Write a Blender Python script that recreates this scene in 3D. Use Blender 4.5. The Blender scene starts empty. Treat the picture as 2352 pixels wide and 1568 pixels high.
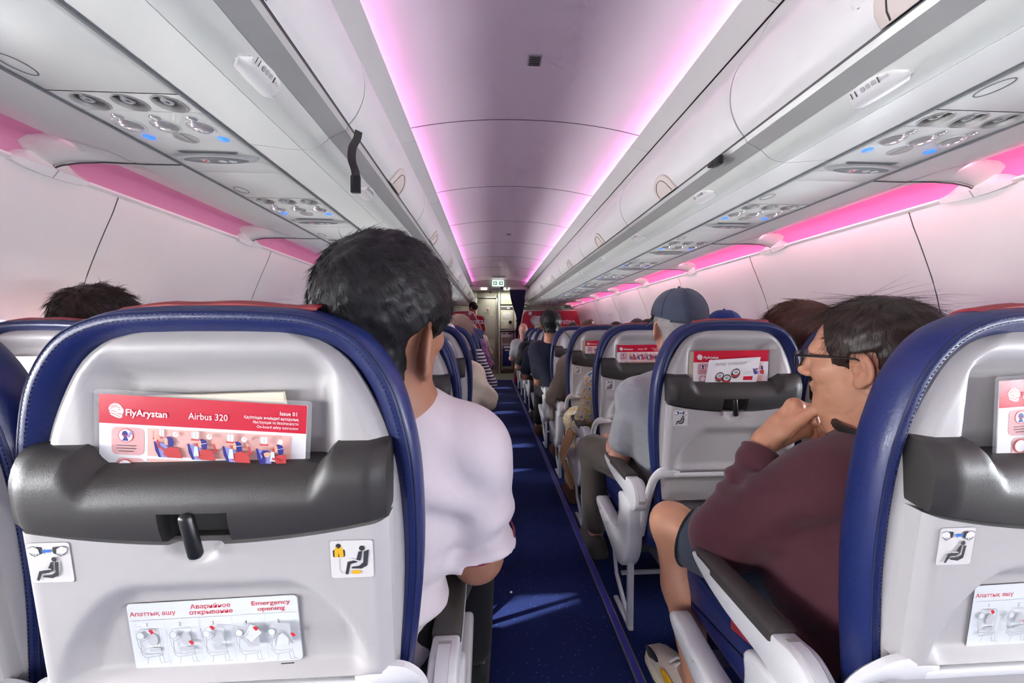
import bpy, bmesh, math, random
import numpy as np
from mathutils import Vector, Matrix, noise as mnoise
random.seed(7)
scene = bpy.context.scene
COL = scene.collection
PI = math.pi
CAMZ = 1.15
PITCH = 0.737          # seat row pitch
CX = 0.20              # cabin centre line

# ------------------------------------------------------------------ camera
cam_d = bpy.data.cameras.new('camera'); cam = bpy.data.objects.new('camera', cam_d); COL.objects.link(cam)
cam_d.sensor_width = 36.0; cam_d.lens = 36.0 * 860 / 2352; cam_d.clip_start = 0.01; cam_d.clip_end = 500
cam.location = (0, 0, CAMZ)
cam.rotation_euler = (PI/2 - math.atan(27/861.3), 0, -math.atan(48/860))
scene.camera = cam
cy = scene.cycles
cy.max_bounces = 4; cy.diffuse_bounces = 4; cy.glossy_bounces = 2; cy.transmission_bounces = 2; cy.transparent_max_bounces = 6; cy.use_adaptive_sampling = True; cy.adaptive_threshold = 0.18; cy.adaptive_min_samples = 14; cy.caustics_reflective = False; cy.caustics_refractive = False

# ------------------------------------------------------------------ world, sun, exposure
w = bpy.data.worlds.new('sky'); scene.world = w; w.use_nodes = True
bg = w.node_tree.nodes['Background']; bg.inputs[0].default_value = (0.86, 0.93, 1.0, 1); bg.inputs[1].default_value = 1.6
sun_d = bpy.data.lights.new('sun', 'SUN'); sun_d.energy = 17; sun_d.angle = 0.035; sun_d.color = (1, 0.96, 0.88)
sun = bpy.data.objects.new('sun', sun_d); COL.objects.link(sun)
sun.rotation_euler = Vector((1.0, 0.33, -0.52)).to_track_quat('-Z', 'Y').to_euler()
def area(name, loc, aim, sx, sy, power, color, spread=180):
    d = bpy.data.lights.new(name, 'AREA'); d.shape = 'RECTANGLE'; d.size = sx; d.size_y = sy; d.energy = power; d.color = color; d.spread = math.radians(spread)
    o = bpy.data.objects.new(name, d); COL.objects.link(o); o.location = loc
    o.rotation_euler = Vector(aim).to_track_quat('-Z', 'Y').to_euler(); return o
WIN_Y = [0.84 + 0.5335*i for i in range(-6, 12)]
for y in WIN_Y:                                    # daylight entering at the cabin windows
    area('window_daylight', (CX-1.955, y, 0.96), (1, 0, -0.30), 0.24, 0.34, 9.5, (0.97, 0.98, 1.0), 135)
    area('window_daylight', (CX+1.955, y, 0.96), (-1, 0, -0.30), 0.24, 0.34, 7.5, (0.88, 0.93, 1.0), 135)
vs = scene.view_settings
vs.view_transform = 'Standard'; vs.look = 'None'; vs.gamma = 1.0; vs.use_curve_mapping = False
vs.exposure = 0.58

# ------------------------------------------------------------------ materials
def mat(name, col, rough=0.5, metal=0.0, spec=0.5, bump=0.0, bscale=200, var=0.0, vscale=8, emit=None, estr=0, coat=0.0, sheen=0.0, sss=0.0, trans=0.0, alpha=1.0):
    m = bpy.data.materials.new(name); m.use_nodes = True
    nt = m.node_tree; b = nt.nodes['Principled BSDF']
    c = tuple(col) + (1,)
    b.inputs['Base Color'].default_value = c; b.inputs['Roughness'].default_value = rough
    b.inputs['Metallic'].default_value = metal; b.inputs['Specular IOR Level'].default_value = spec
    b.inputs['Coat Weight'].default_value = coat; b.inputs['Sheen Weight'].default_value = sheen
    if sss: b.inputs['Subsurface Weight'].default_value = sss; b.inputs['Subsurface Radius'].default_value = (0.012, 0.004, 0.002); b.inputs['Subsurface Scale'].default_value = 1.0
    if trans: b.inputs['Transmission Weight'].default_value = trans
    if alpha < 1: b.inputs['Alpha'].default_value = alpha
    if emit: b.inputs['Emission Color'].default_value = tuple(emit)+(1,); b.inputs['Emission Strength'].default_value = estr
    if bump or var:
        tc = nt.nodes.new('ShaderNodeTexCoord')
        if var:
            n = nt.nodes.new('ShaderNodeTexNoise'); n.inputs['Scale'].default_value = vscale; n.inputs['Detail'].default_value = 5
            nt.links.new(tc.outputs['Object'], n.inputs['Vector'])
            mx = nt.nodes.new('ShaderNodeMix'); mx.data_type = 'RGBA'
            mx.inputs['A'].default_value = tuple(x*(1-var) for x in col)+(1,); mx.inputs['B'].default_value = tuple(min(1, x*(1+var)) for x in col)+(1,)
            nt.links.new(n.outputs['Fac'], mx.inputs['Factor']); nt.links.new(mx.outputs['Result'], b.inputs['Base Color'])
        if bump:
            n2 = nt.nodes.new('ShaderNodeTexNoise'); n2.inputs['Scale'].default_value = bscale; n2.inputs['Detail'].default_value = 3
            nt.links.new(tc.outputs['Object'], n2.inputs['Vector'])
            bp = nt.nodes.new('ShaderNodeBump'); bp.inputs['Strength'].default_value = bump; bp.inputs['Distance'].default_value = 0.002
            nt.links.new(n2.outputs['Fac'], bp.inputs['Height']); nt.links.new(bp.outputs['Normal'], b.inputs['Normal'])
    return m
M = {}
def dm(key, *a, **k): M[key] = mat(key, *a, **k)
dm('white_plastic', (0.74, 0.74, 0.72), 0.33, bump=0.02, bscale=300)
dm('bin_plastic', (0.66, 0.65, 0.64), 0.34)
dm('panel_plastic', (0.66, 0.685, 0.64), 0.38)
dm('wall_plastic', (0.76, 0.72, 0.70), 0.42)
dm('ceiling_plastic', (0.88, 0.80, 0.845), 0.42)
dm('rail_metal', (0.50, 0.51, 0.49), 0.25, metal=0.25)
dm('gap_dark', (0.05, 0.045, 0.045), 0.3)
dm('beige', (0.62, 0.55, 0.50), 0.45)
dm('seam', (0.06, 0.06, 0.06), 0.6)
dm('shell_grey', (0.42, 0.405, 0.40), 0.48, bump=0.08, bscale=900)
dm('tray_grey', (0.44, 0.425, 0.42), 0.5, spec=0.35, bump=0.08, bscale=900)
dm('kick_grey', (0.30, 0.29, 0.30), 0.5, bump=0.1, bscale=600)
dm('pocket_dark', (0.034, 0.031, 0.029), 0.45, bump=0.14, bscale=700)
dm('black_plastic', (0.012, 0.012, 0.012), 0.3)
dm('pad_dark', (0.055, 0.048, 0.043), 0.5, bump=0.25, bscale=800)
dm('leather_blue', (0.009, 0.018, 0.100), 0.40, bump=0.25, bscale=160, var=0.12, vscale=20, coat=0.05)
dm('leather_side', (0.055, 0.055, 0.24), 0.40, bump=0.2, bscale=200, var=0.1, vscale=15)
dm('stitch', (0.008, 0.013, 0.06), 0.6)
dm('red_cloth', (0.30, 0.022, 0.03), 0.5, bump=0.1, bscale=300)
dm('arm_white', (0.70, 0.70, 0.70), 0.30)
dm('metal_leg', (0.62, 0.63, 0.65), 0.35, metal=0.3)
dm('dark_metal', (0.12, 0.12, 0.13), 0.4, metal=0.5)
dm('card_red', (0.56, 0.015, 0.04), 0.22); dm('card_white', (0.80, 0.79, 0.80), 0.22)
dm('card_pink', (0.80, 0.47, 0.42), 0.25); dm('card_rose', (0.70, 0.38, 0.38), 0.25); dm('card_navy', (0.03, 0.03, 0.22), 0.25)
dm('card_violet', (0.28, 0.27, 0.58), 0.25); dm('card_shirt', (0.55, 0.06, 0.06), 0.25); dm('card_skin', (0.85, 0.42, 0.25), 0.25)
dm('card_ice', (0.62, 0.70, 0.85), 0.25); dm('cream_paper', (0.80, 0.72, 0.55), 0.6)
dm('print_black', (0.04, 0.04, 0.045), 0.4); dm('print_grey', (0.36, 0.36, 0.37), 0.4); dm('print_light', (0.52, 0.53, 0.54), 0.4)
dm('print_red', (0.62, 0.03, 0.04), 0.4); dm('print_blue', (0.03, 0.18, 0.62), 0.4); dm('print_yellow', (0.75, 0.42, 0.02), 0.4)
dm('print_bg', (0.66, 0.64, 0.62), 0.4); dm('placard_bg', (0.70, 0.73, 0.74), 0.25)
dm('led_pink', (0.9, 0.5, 0.85), 0.5, emit=(1.0, 0.25, 0.78), estr=5.5)
dm('cove_glow_right', (0.5, 0.12, 0.3), 0.5, emit=(1.0, 0.15, 0.38), estr=0.30)  # pink wash on the cove's back wall, put into colour and emission
dm('cove_glow_left', (0.42, 0.20, 0.30), 0.5, emit=(0.6, 0.10, 0.26), estr=0.13)
dm('led_blue', (0.1, 0.4, 1), 0.4, emit=(0.0, 0.04, 1.0), estr=1.6)
dm('lamp_white', (1, 1, 0.95), 0.4, emit=(1.0, 0.97, 0.86), estr=6)
dm('sign_glow', (0.8, 0.9, 0.85), 0.4, emit=(0.85, 1.0, 0.92), estr=0.9)
dm('sign_green', (0.02, 0.25, 0.14), 0.4, emit=(0.0, 0.2, 0.1), estr=0.5)
dm('chrome', (0.62, 0.61, 0.60), 0.16, metal=0.55)
dm('vent_grey', (0.36, 0.355, 0.33), 0.3)
dm('lens_grey', (0.13, 0.14, 0.145), 0.5); dm('lens_rim', (0.40, 0.41, 0.40), 0.5)
dm('galley_cream', (0.68, 0.70, 0.58), 0.4); dm('galley_grey', (0.40, 0.39, 0.34), 0.45); dm('door_grey', (0.34, 0.33, 0.28), 0.4, metal=0.1)
dm('steel', (0.5, 0.5, 0.48), 0.28, metal=0.8); dm('galley_floor', (0.14, 0.145, 0.11), 0.5)
dm('partition_red', (0.52, 0.02, 0.05), 0.35); dm('partition_edge', (0.70, 0.64, 0.62), 0.4)
dm('curtain_navy', (0.012, 0.016, 0.07), 0.75, sheen=0.2)
dm('clear_film', (0.9, 0.9, 0.92), 0.08, alpha=0.10)

def carpet():
    m = bpy.data.materials.new('navy_carpet'); m.use_nodes = True; nt = m.node_tree; b = nt.nodes['Principled BSDF']
    tc = nt.nodes.new('ShaderNodeTexCoord')
    v = nt.nodes.new('ShaderNodeTexVoronoi'); v.inputs['Scale'].default_value = 62; v.inputs['Randomness'].default_value = 0.75
    n = nt.nodes.new('ShaderNodeTexNoise'); n.inputs['Scale'].default_value = 300; n.inputs['Detail'].default_value = 4
    n3 = nt.nodes.new('ShaderNodeTexNoise'); n3.inputs['Scale'].default_value = 2.5; n3.inputs['Detail'].default_value = 4
    for q in (v, n, n3): nt.links.new(tc.outputs['Object'], q.inputs['Vector'])
    rp = nt.nodes.new('ShaderNodeMapRange'); rp.inputs['From Min'].default_value = 0.07; rp.inputs['From Max'].default_value = 0.13; rp.inputs['To Min'].default_value = 1; rp.inputs['To Max'].default_value = 0
    nt.links.new(v.outputs['Distance'], rp.inputs['Value'])
    c0 = nt.nodes.new('ShaderNodeMix'); c0.data_type = 'RGBA'; c0.inputs['A'].default_value = (0.009, 0.014, 0.062, 1); c0.inputs['B'].default_value = (0.012, 0.024, 0.105, 1)
    nt.links.new(n3.outputs['Fac'], c0.inputs['Factor'])
    mx = nt.nodes.new('ShaderNodeMix'); mx.data_type = 'RGBA'; mx.inputs['B'].default_value = (0.11, 0.21, 0.50, 1)
    nt.links.new(c0.outputs['Result'], mx.inputs['A']); nt.links.new(rp.outputs['Result'], mx.inputs['Factor'])
    nt.links.new(mx.outputs['Result'], b.inputs['Base Color'])
    b.inputs['Roughness'].default_value = 0.8; b.inputs['Specular IOR Level'].default_value = 0.12
    bp = nt.nodes.new('ShaderNodeBump'); bp.inputs['Strength'].default_value = 0.5; bp.inputs['Distance'].default_value = 0.002
    nt.links.new(n.outputs['Fac'], bp.inputs['Height']); nt.links.new(bp.outputs['Normal'], b.inputs['Normal'])
    M['carpet'] = m
carpet()

# ------------------------------------------------------------------ mesh helpers
class MB:
    def __init__(s): s.v = []; s.f = []; s.m = []
    def add(s, verts, faces, mi=0):
        o = len(s.v); s.v += [tuple(map(float, p)) for p in verts]
        for f in faces: s.f.append(tuple(i+o for i in f)); s.m.append(mi)
    def box(s, lo, hi, r=0.0, mi=0, seg=2, xf=None):
        bm = bmesh.new(); bmesh.ops.create_cube(bm, size=1.0)
        for p in bm.verts: p.co = Vector([lo[i] + (p.co[i]+0.5)*(hi[i]-lo[i]) for i in range(3)])
        if r > 0: bmesh.ops.bevel(bm, geom=list(bm.edges), offset=min(r, 0.49*min(hi[i]-lo[i] for i in range(3))), segments=seg, profile=0.5, affect='EDGES')
        s.bm(bm, mi, xf)
    def bm(s, bm, mi=0, xf=None):
        bm.verts.index_update()
        vs_ = [(xf(p.co) if xf else p.co) for p in bm.verts]
        s.add([tuple(p) for p in vs_], [[q.index for q in f.verts] for f in bm.faces], mi); bm.free()
    def prism(s, poly, f0, f1, mi=0):      # poly of 2-D points; f0, f1 map a 2-D point to 3-D on either end
        n = len(poly); v = [f0(p) for p in poly] + [f1(p) for p in poly]
        fs = [(i, (i+1) % n, n+(i+1) % n, n+i) for i in range(n)] + [tuple(range(n-1, -1, -1)), tuple(range(n, 2*n))]
        s.add(v, fs, mi)
    def loft(s, rings, closed=True, cap0=True, cap1=True, mi=0):
        n = len(rings[0]); v = [p for r in rings for p in r]; fs = []
        for k in range(len(rings)-1):
            for i in range(n if closed else n-1):
                a, b = k*n+i, k*n+(i+1) % n; fs.append((a, b, b+n, a+n))
        if cap0: fs.append(tuple(range(n-1, -1, -1)))
        if cap1: fs.append(tuple(range((len(rings)-1)*n, len(rings)*n)))
        s.add(v, fs, mi)
    def grid(s, P, mi=0):                  # P[row][col]
        r, c = len(P), len(P[0]); s.add([p for row in P for p in row], [(i*c+j, i*c+j+1, (i+1)*c+j+1, (i+1)*c+j) for i in range(r-1) for j in range(c-1)], mi)
    def tube(s, pts, rad, n=8, closed=False, mi=0, flat=1.0):
        pts = [Vector(p) for p in pts]; rs = rad if isinstance(rad, (list, tuple)) else [rad]*len(pts); rings = []
        up = Vector((0.13, 0.31, 0.94)).normalized()
        for i, p in enumerate(pts):
            if closed: t = pts[(i+1) % len(pts)] - pts[i-1]
            else: t = pts[min(i+1, len(pts)-1)] - pts[max(i-1, 0)]
            t.normalize(); a = t.cross(up)
            if a.length < 1e-3: a = t.cross(Vector((1, 0, 0)))
            a.normalize(); b = a.cross(t)
            rings.append([p + (a*math.cos(2*PI*k/n) + b*math.sin(2*PI*k/n)*flat)*rs[i] for k in range(n)])
        if closed: rings.append(rings[0])
        s.loft(rings, True, not closed, not closed, mi)
    def lathe(s, prof, org=(0, 0, 0), n=20, xf=None, mi=0, cap0=True):   # prof: (r, z)
        rings = [[Vector((r*math.cos(2*PI*k/n)+org[0], r*math.sin(2*PI*k/n)+org[1], z+org[2])) for k in range(n)] for r, z in prof]
        if xf: rings = [[xf(p) for p in r] for r in rings]
        s.loft(rings, True, cap0, True, mi)
    def ell(s, c, r, n=14, m=9, mi=0, xf=None):
        rings = []
        for j in range(m+1):
            t = PI*(j+0.02)/(m+0.04); rings.append([Vector((c[0]+r[0]*math.sin(t)*math.cos(2*PI*k/n), c[1]+r[1]*math.sin(t)*math.sin(2*PI*k/n), c[2]+r[2]*math.cos(t))) for k in range(n)])
        if xf: rings = [[xf(p) for p in q] for q in rings]
        s.loft(rings, mi=mi)
    def mesh(s, name, mats, smooth=40, fix=True):
        me = bpy.data.meshes.new(name); me.from_pydata(s.v, [], s.f); me.update()
        for x in (mats if isinstance(mats, (list, tuple)) else [mats]): me.materials.append(M[x] if isinstance(x, str) else x)
        if any(s.m): me.polygons.foreach_set('material_index', s.m)
        if fix:
            bm = bmesh.new(); bm.from_mesh(me); bmesh.ops.recalc_face_normals(bm, faces=bm.faces); bm.to_mesh(me); bm.free()
        if smooth:
            me.polygons.foreach_set('use_smooth', [True]*len(me.polygons)); me.set_sharp_from_angle(angle=math.radians(smooth))
        return me
    def build(s, name, mats, parent=None, smooth=40, label=None, fix=True):
        return link(name, s.mesh(name, mats, smooth, fix), parent, label)
def link(name, me, parent=None, label=None):
    o = bpy.data.objects.new(name, me); COL.objects.link(o)
    if parent is not None: o.parent = parent
    if label: o['label'] = label
    return o
def thing(name, label, cat, loc=(0, 0, 0), rotz=0, group=None):
    o = bpy.data.objects.new(name, None); COL.objects.link(o); o.empty_display_size = 0.1
    o.location = loc; o.rotation_euler = (0, 0, rotz); o['label'] = label; o['category'] = cat
    if group: o['group'] = group
    return o
def tag(o, label, cat, group=None):
    o['label'] = label; o['category'] = cat
    if group: o['group'] = group
    return o
def struct(o): o['kind'] = 'structure'; return o
def copy_tree(o, parent=None):
    c = o.copy(); COL.objects.link(c)
    if parent is not None: c.parent = parent
    for ch in o.children: copy_tree(ch, c)
    return c
def crom(pts, n=8, closed=False):
    pts = [np.array(p, float) for p in pts]; N = len(pts); out = []
    for i in range(N if closed else N-1):
        p0 = pts[i-1] if (closed or i > 0) else 2*pts[0]-pts[1]; p1 = pts[i]; p2 = pts[(i+1) % N]
        p3 = pts[(i+2) % N] if (closed or i+2 < N) else 2*pts[-1]-pts[-2]
        for k in range(n):
            t = k/n; out.append(0.5*((2*p1) + (-p0+p2)*t + (2*p0-5*p1+4*p2-p3)*t*t + (-p0+3*p1-3*p2+p3)*t**3))
    if not closed: out.append(pts[-1])
    return out
def sstep(a, b, x):
    if a == b: return float(x >= a)
    t = min(1, max(0, (x-a)/(b-a))); return t*t*(3-2*t)
def inset(loop, d):
    n = len(loop); out = []; A = sum(loop[i][0]*loop[(i+1) % n][1]-loop[(i+1) % n][0]*loop[i][1] for i in range(n)); sg = 1 if A > 0 else -1
    for i in range(n):
        a, b = loop[i-1], loop[(i+1) % n]; tx, ty = b[0]-a[0], b[1]-a[1]; L = math.hypot(tx, ty) or 1
        out.append((loop[i][0]-sg*ty/L*d, loop[i][1]+sg*tx/L*d))
    return out
def thick(profile, t):            # open profile -> closed polygon of thickness t (to the left of travel)
    P = [np.array(p, float) for p in profile]; off = []
    for i, p in enumerate(P):
        d = P[min(i+1, len(P)-1)]-P[max(i-1, 0)]; d /= np.linalg.norm(d); off.append(p+np.array([-d[1], d[0]])*t)
    return [tuple(p) for p in P]+[tuple(p) for p in off[::-1]]
def H(z): return CAMZ + z
def text_mesh(body, size=1.0, bold=0.0, align='LEFT', shear=0.0, space=1.0):
    cu = bpy.data.curves.new('t', 'FONT'); cu.body = body; cu.size = size; cu.align_x = align; cu.offset = bold*size; cu.shear = shear
    cu.resolution_u = 2; cu.space_character = space
    o = bpy.data.objects.new('t', cu); COL.objects.link(o); bpy.context.view_layer.update()
    me = bpy.data.meshes.new_from_object(o.evaluated_get(bpy.context.evaluated_depsgraph_get()))
    v = [tuple(p.co[:2]) for p in me.vertices]; f = [tuple(q.vertices) for q in me.polygons]
    bpy.data.objects.remove(o); bpy.data.curves.remove(cu); bpy.data.meshes.remove(me)
    return v, f
class Print:                      # flat printed artwork in a plane; every layer a hair above the last
    def __init__(s, mats, f): s.mb = MB(); s.mats = list(mats); s.f = f; s.k = 0; s.dz = 0.00012
    def mi(s, c):
        if c not in s.mats: s.mats.append(c)
        return s.mats.index(c)
    def poly(s, c, pts, up=True):
        if up: s.k += 1
        s.mb.add([s.f(x, y, s.k*s.dz) for x, y in pts], [tuple(range(len(pts)))], s.mi(c))
    def rect(s, c, x0, y0, x1, y1, r=0, up=True):
        if r <= 0: return s.poly(c, [(x0, y0), (x1, y0), (x1, y1), (x0, y1)], up)
        p = []
        for cx, cy, a in ((x1-r, y0+r, -90), (x1-r, y1-r, 0), (x0+r, y1-r, 90), (x0+r, y0+r, 180)):
            for k in range(6): t = math.radians(a+k*18); p.append((cx+r*math.cos(t), cy+r*math.sin(t)))
        s.poly(c, p, up)
    def disc(s, c, x, y, r, n=18, ry=None): s.poly(c, [(x+r*math.cos(2*PI*k/n), y+(ry or r)*math.sin(2*PI*k/n)) for k in range(n)])
    def line(s, c, pts, w, up=True):
        if up: s.k += 1
        for a, b in zip(pts[:-1], pts[1:]):
            dx, dy = b[0]-a[0], b[1]-a[1]; L = math.hypot(dx, dy) or 1; nx, ny = -dy/L*w/2, dx/L*w/2; ex, ey = dx/L*w*0.3, dy/L*w*0.3
            s.mb.add([s.f(x, y, s.k*s.dz) for x, y in ((a[0]+nx-ex, a[1]+ny-ey), (a[0]-nx-ex, a[1]-ny-ey), (b[0]-nx+ex, b[1]-ny+ey), (b[0]+nx+ex, b[1]+ny+ey))], [(0, 1, 2, 3)], s.mi(c))
    def text(s, c, body, x, y, size, align='LEFT', bold=0.0, shear=0.0, sx=1.0, fit=None):
        s.k += 1; v, f = text_mesh(body, size, bold, align, shear)
        if fit: sx = fit/(max(p[0] for p in v)-min(p[0] for p in v))
        s.mb.add([s.f(x+a*sx, y+b, s.k*s.dz) for a, b in v], f, s.mi(c))
    def build(s, name, parent=None, label=None): return link(name, s.mb.mesh(name, s.mats, 0, fix=False), parent, label)
LION = [(0.02, .60), (.06, .72), (.12, .84), (.22, .93), (.36, 1.0), (.55, 1.0), (.72, .93), (.84, .82), (.90, .70), (1.0, .60), (.97, .52), (1.0, .44), (.94, .40), (.95, .32), (.88, .27), (.90, .12), (.84, .04), (.72, 0), (.58, .03), (.40, .10), (.22, .18), (.10, .28), (.16, .33), (.05, .42), (.11, .47)]
def lion(pr, c, cut, x, y, h):
    pr.poly(c, [(x+a*h, y+b*h) for a, b in LION])
    for q in ([(.12, .60), (.34, .76), (.58, .78), (.75, .70)], [(.16, .74), (.36, .87), (.6, .88)], [(.08, .34), (.35, .30), (.6, .18), (.75, .10)], [(.20, .48), (.40, .50), (.52, .40)], [(.66, .58), (.80, .60)], [(.60, .34), (.78, .30), (.9, .33)]):
        pr.line(cut, [(x+a*h, y+b*h) for a, b in q], 0.035*h)
# ------------------------------------------------------------------ the cabin shell
Y0, Y1 = -3.2, 9.2
def X(sg, h): return CX + sg*h
def hole_tile(mb, x0, y0, x1, y1, loop, f, mi=0):     # flat tile between a rectangle and a hole; loop counter-clockwise from angle 0
    n = len(loop); cx = sum(p[0] for p in loop)/n; cy = sum(p[1] for p in loop)/n; outer = []
    for p in loop:
        a = math.atan2(p[1]-cy, p[0]-cx); c, s_ = math.cos(a), math.sin(a)
        t = min(((x1-cx)/c if c > 1e-6 else (x0-cx)/c if c < -1e-6 else 1e9), ((y1-cy)/s_ if s_ > 1e-6 else (y0-cy)/s_ if s_ < -1e-6 else 1e9))
        outer.append([cx+c*t, cy+s_*t])
    for qx, qy in ((x0, y0), (x1, y0), (x1, y1), (x0, y1)):      # snap the nearest outer point to each corner
        i = min(range(n), key=lambda k: (outer[k][0]-qx)**2+(outer[k][1]-qy)**2); outer[i] = [qx, qy]
    mid = [((a[0]*2+b[0])/3, (a[1]*2+b[1])/3) for a, b in zip(loop, outer)]; mid2 = [((a[0]+b[0]*2)/3, (a[1]+b[1]*2)/3) for a, b in zip(loop, outer)]
    mb.loft([[f(*p) for p in q] for q in (outer, mid2, mid, loop)], True, False, False, mi)
def rrect(cx, cy, hw, hh, r, n=6):
    p = []
    for qx, qy, a in ((cx+hw-r, cy+hh-r, 0), (cx-hw+r, cy+hh-r, 90), (cx-hw+r, cy-hh+r, 180), (cx+hw-r, cy-hh+r, 270)):
        for k in range(n+1): t = math.radians(a+90*k/n); p.append((qx+r*math.cos(t), qy+r*math.sin(t)))
    return p
WP = [(-1.2, 1.80), (-0.75, 1.90), (-0.45, 1.93), (-0.2, 1.937), (0.0, 1.918), (0.2, 1.868), (0.40, 1.785), (0.55, 1.715)]
def wall_half(z):
    Z = z-CAMZ
    for (a, ha), (b, hb) in zip(WP[:-1], WP[1:]):
        if Z <= b: t = (Z-a)/(b-a); return ha+(hb-ha)*t
    return WP[-1][1]
_wz = [p[0] for p in WP]; _wh = [p[1] for p in WP]
def wall_h(z):
    Z = z-CAMZ; t = np.interp(Z, _wz, _wh); t2 = (np.interp(Z-0.06, _wz, _wh)+np.interp(Z+0.06, _wz, _wh))/2
    return float((t+t2)/2)
fl = MB(); fl.box((CX-2.05, Y0, -0.06), (CX+2.05, 8.62, 0.0)); struct(fl.build('floor', 'carpet'))
g = MB(); g.box((CX-2.05, 8.62, -0.06), (CX+2.05, 10.2, -0.002)); struct(g.build('floor', 'galley_floor'))
tr = MB(); tr.box((CX-0.32, 8.60, -0.002), (CX+0.36, 8.64, 0.004), 0.002); struct(tr.build('trim_1', 'steel'))
# photoluminescent path strip in the aisle floor
dm('strip_blue', (0.05, 0.05, 0.36), 0.35); dm('strip_edge', (0.13, 0.12, 0.13), 0.5)
sp = thing('floor_path_strip', 'narrow blue floor path strip with grey edges running along the right of the aisle', 'floor strip', (0.487, 4.0, 0))
for lo, hi, mn, nm in (((-0.017, -4.6, 0.0), (-0.011, 4.55, 0.004), 'strip_edge', 'strip_edge'), ((0.011, -4.6, 0.0), (0.017, 4.55, 0.004), 'strip_edge', 'strip_edge'), ((-0.011, -4.6, 0.0), (0.011, 4.55, 0.003), 'strip_blue', 'strip_insert')):
    b = MB(); b.box(lo, hi); b.build(nm, mn, sp)
cr = MB()
arc = [(1.80*math.cos(t), 1.66+0.95*math.sin(t)) for t in np.linspace(0.02, PI-0.02, 25)]
cr.prism([(a, b) for a, b in arc]+[(a*1.03, b+0.03) for a, b in arc[::-1]], lambda p: (CX+p[0], Y0, p[1]), lambda p: (CX+p[0], 10.2, p[1]))
ceil = bpy.data.objects.new('ceiling', None); COL.objects.link(ceil); struct(ceil)
cr.build('crown_lining', 'seam', ceil)
# ---- side walls: one panel for every two windows, each window a real opening
WW, WZ = 0.5335, (0.71, 1.225)
for sg, side in ((-1, 'left'), (1, 'right')):
    wall = bpy.data.objects.new('wall_'+side, None); COL.objects.link(wall); struct(wall)
    f = lambda y, z: (X(sg, wall_h(z)), y, z)
    nw = len(WIN_Y)
    for i in range(0, nw, 2):
        b = MB(); ya, yb = WIN_Y[i]-WW/2, WIN_Y[i+1]+WW/2
        ys = [ya+(yb-ya)*k/4 for k in range(5)]
        for z0, z1, n in ((-0.02, WZ[0], 8), (WZ[1], H(0.55), 6)):
            b.grid([[f(y, z0+(z1-z0)*k/n) for y in ys] for k in range(n+1)])
        for wy in (WIN_Y[i], WIN_Y[i+1]):
            big = rrect(wy, 0.96, 0.185, 0.225, 0.15); hole_tile(b, wy-WW/2, WZ[0], wy+WW/2, WZ[1], big, f)
            l1 = rrect(wy, 0.96, 0.125, 0.17, 0.105)
            b.loft([[f(*p) for p in big], [(X(sg, wall_h(q[1])+0.012), (q[0]+p[0])/2, (q[1]+p[1])/2) for p, q in zip(big, l1)], [(X(sg, wall_h(q[1])+0.03), *q) for q in l1], [(X(sg, 2.0), *q) for q in l1]], True, False, False)
        b.build('wall_panel', 'wall_plastic', wall, 50)
        s_ = MB(); s_.tube([f(yb, z) for z in np.linspace(0.0, H(0.545), 26)], 0.0022, 5); s_.build('panel_seam', 'seam', wall)
    b = MB(); ye = WIN_Y[-1]+WW/2
    b.grid([[f(y, z) for y in (ye, 8.2, 9.2, 10.2)] for z in np.linspace(-0.02, H(0.55), 18)]); b.build('wall_panel', 'wall_plastic', wall, 50)
    for i, wy in enumerate(WIN_Y):
        if wy < -1 or wy > 8: continue
        o = MB(); l1 = rrect(wy, 0.96, 0.127, 0.172, 0.107); l2 = rrect(wy, 0.96, 0.112, 0.157, 0.095)
        o.loft([[(X(sg, 1.968), *p) for p in l1], [(X(sg, 1.966), *p) for p in l2], [(X(sg, 1.98), *p) for p in l2], [(X(sg, 1.98), *p) for p in l1], [(X(sg, 1.968), *p) for p in l1]], True, False, False)
        wo = struct(o.build('window_%d' % (i+1 if sg < 0 else i+1+nw), 'white_plastic'))
        p = MB(); p.prism(l2, lambda q: (X(sg, 1.975), *q), lambda q: (X(sg, 1.978), *q)); p.build('pane', 'clear_film', wo)
b = MB(); b.box((CX-2.05, Y0-0.05, -0.05), (CX+2.05, Y0, 2.7)); struct(b.build('wall_back', 'wall_plastic'))

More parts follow.
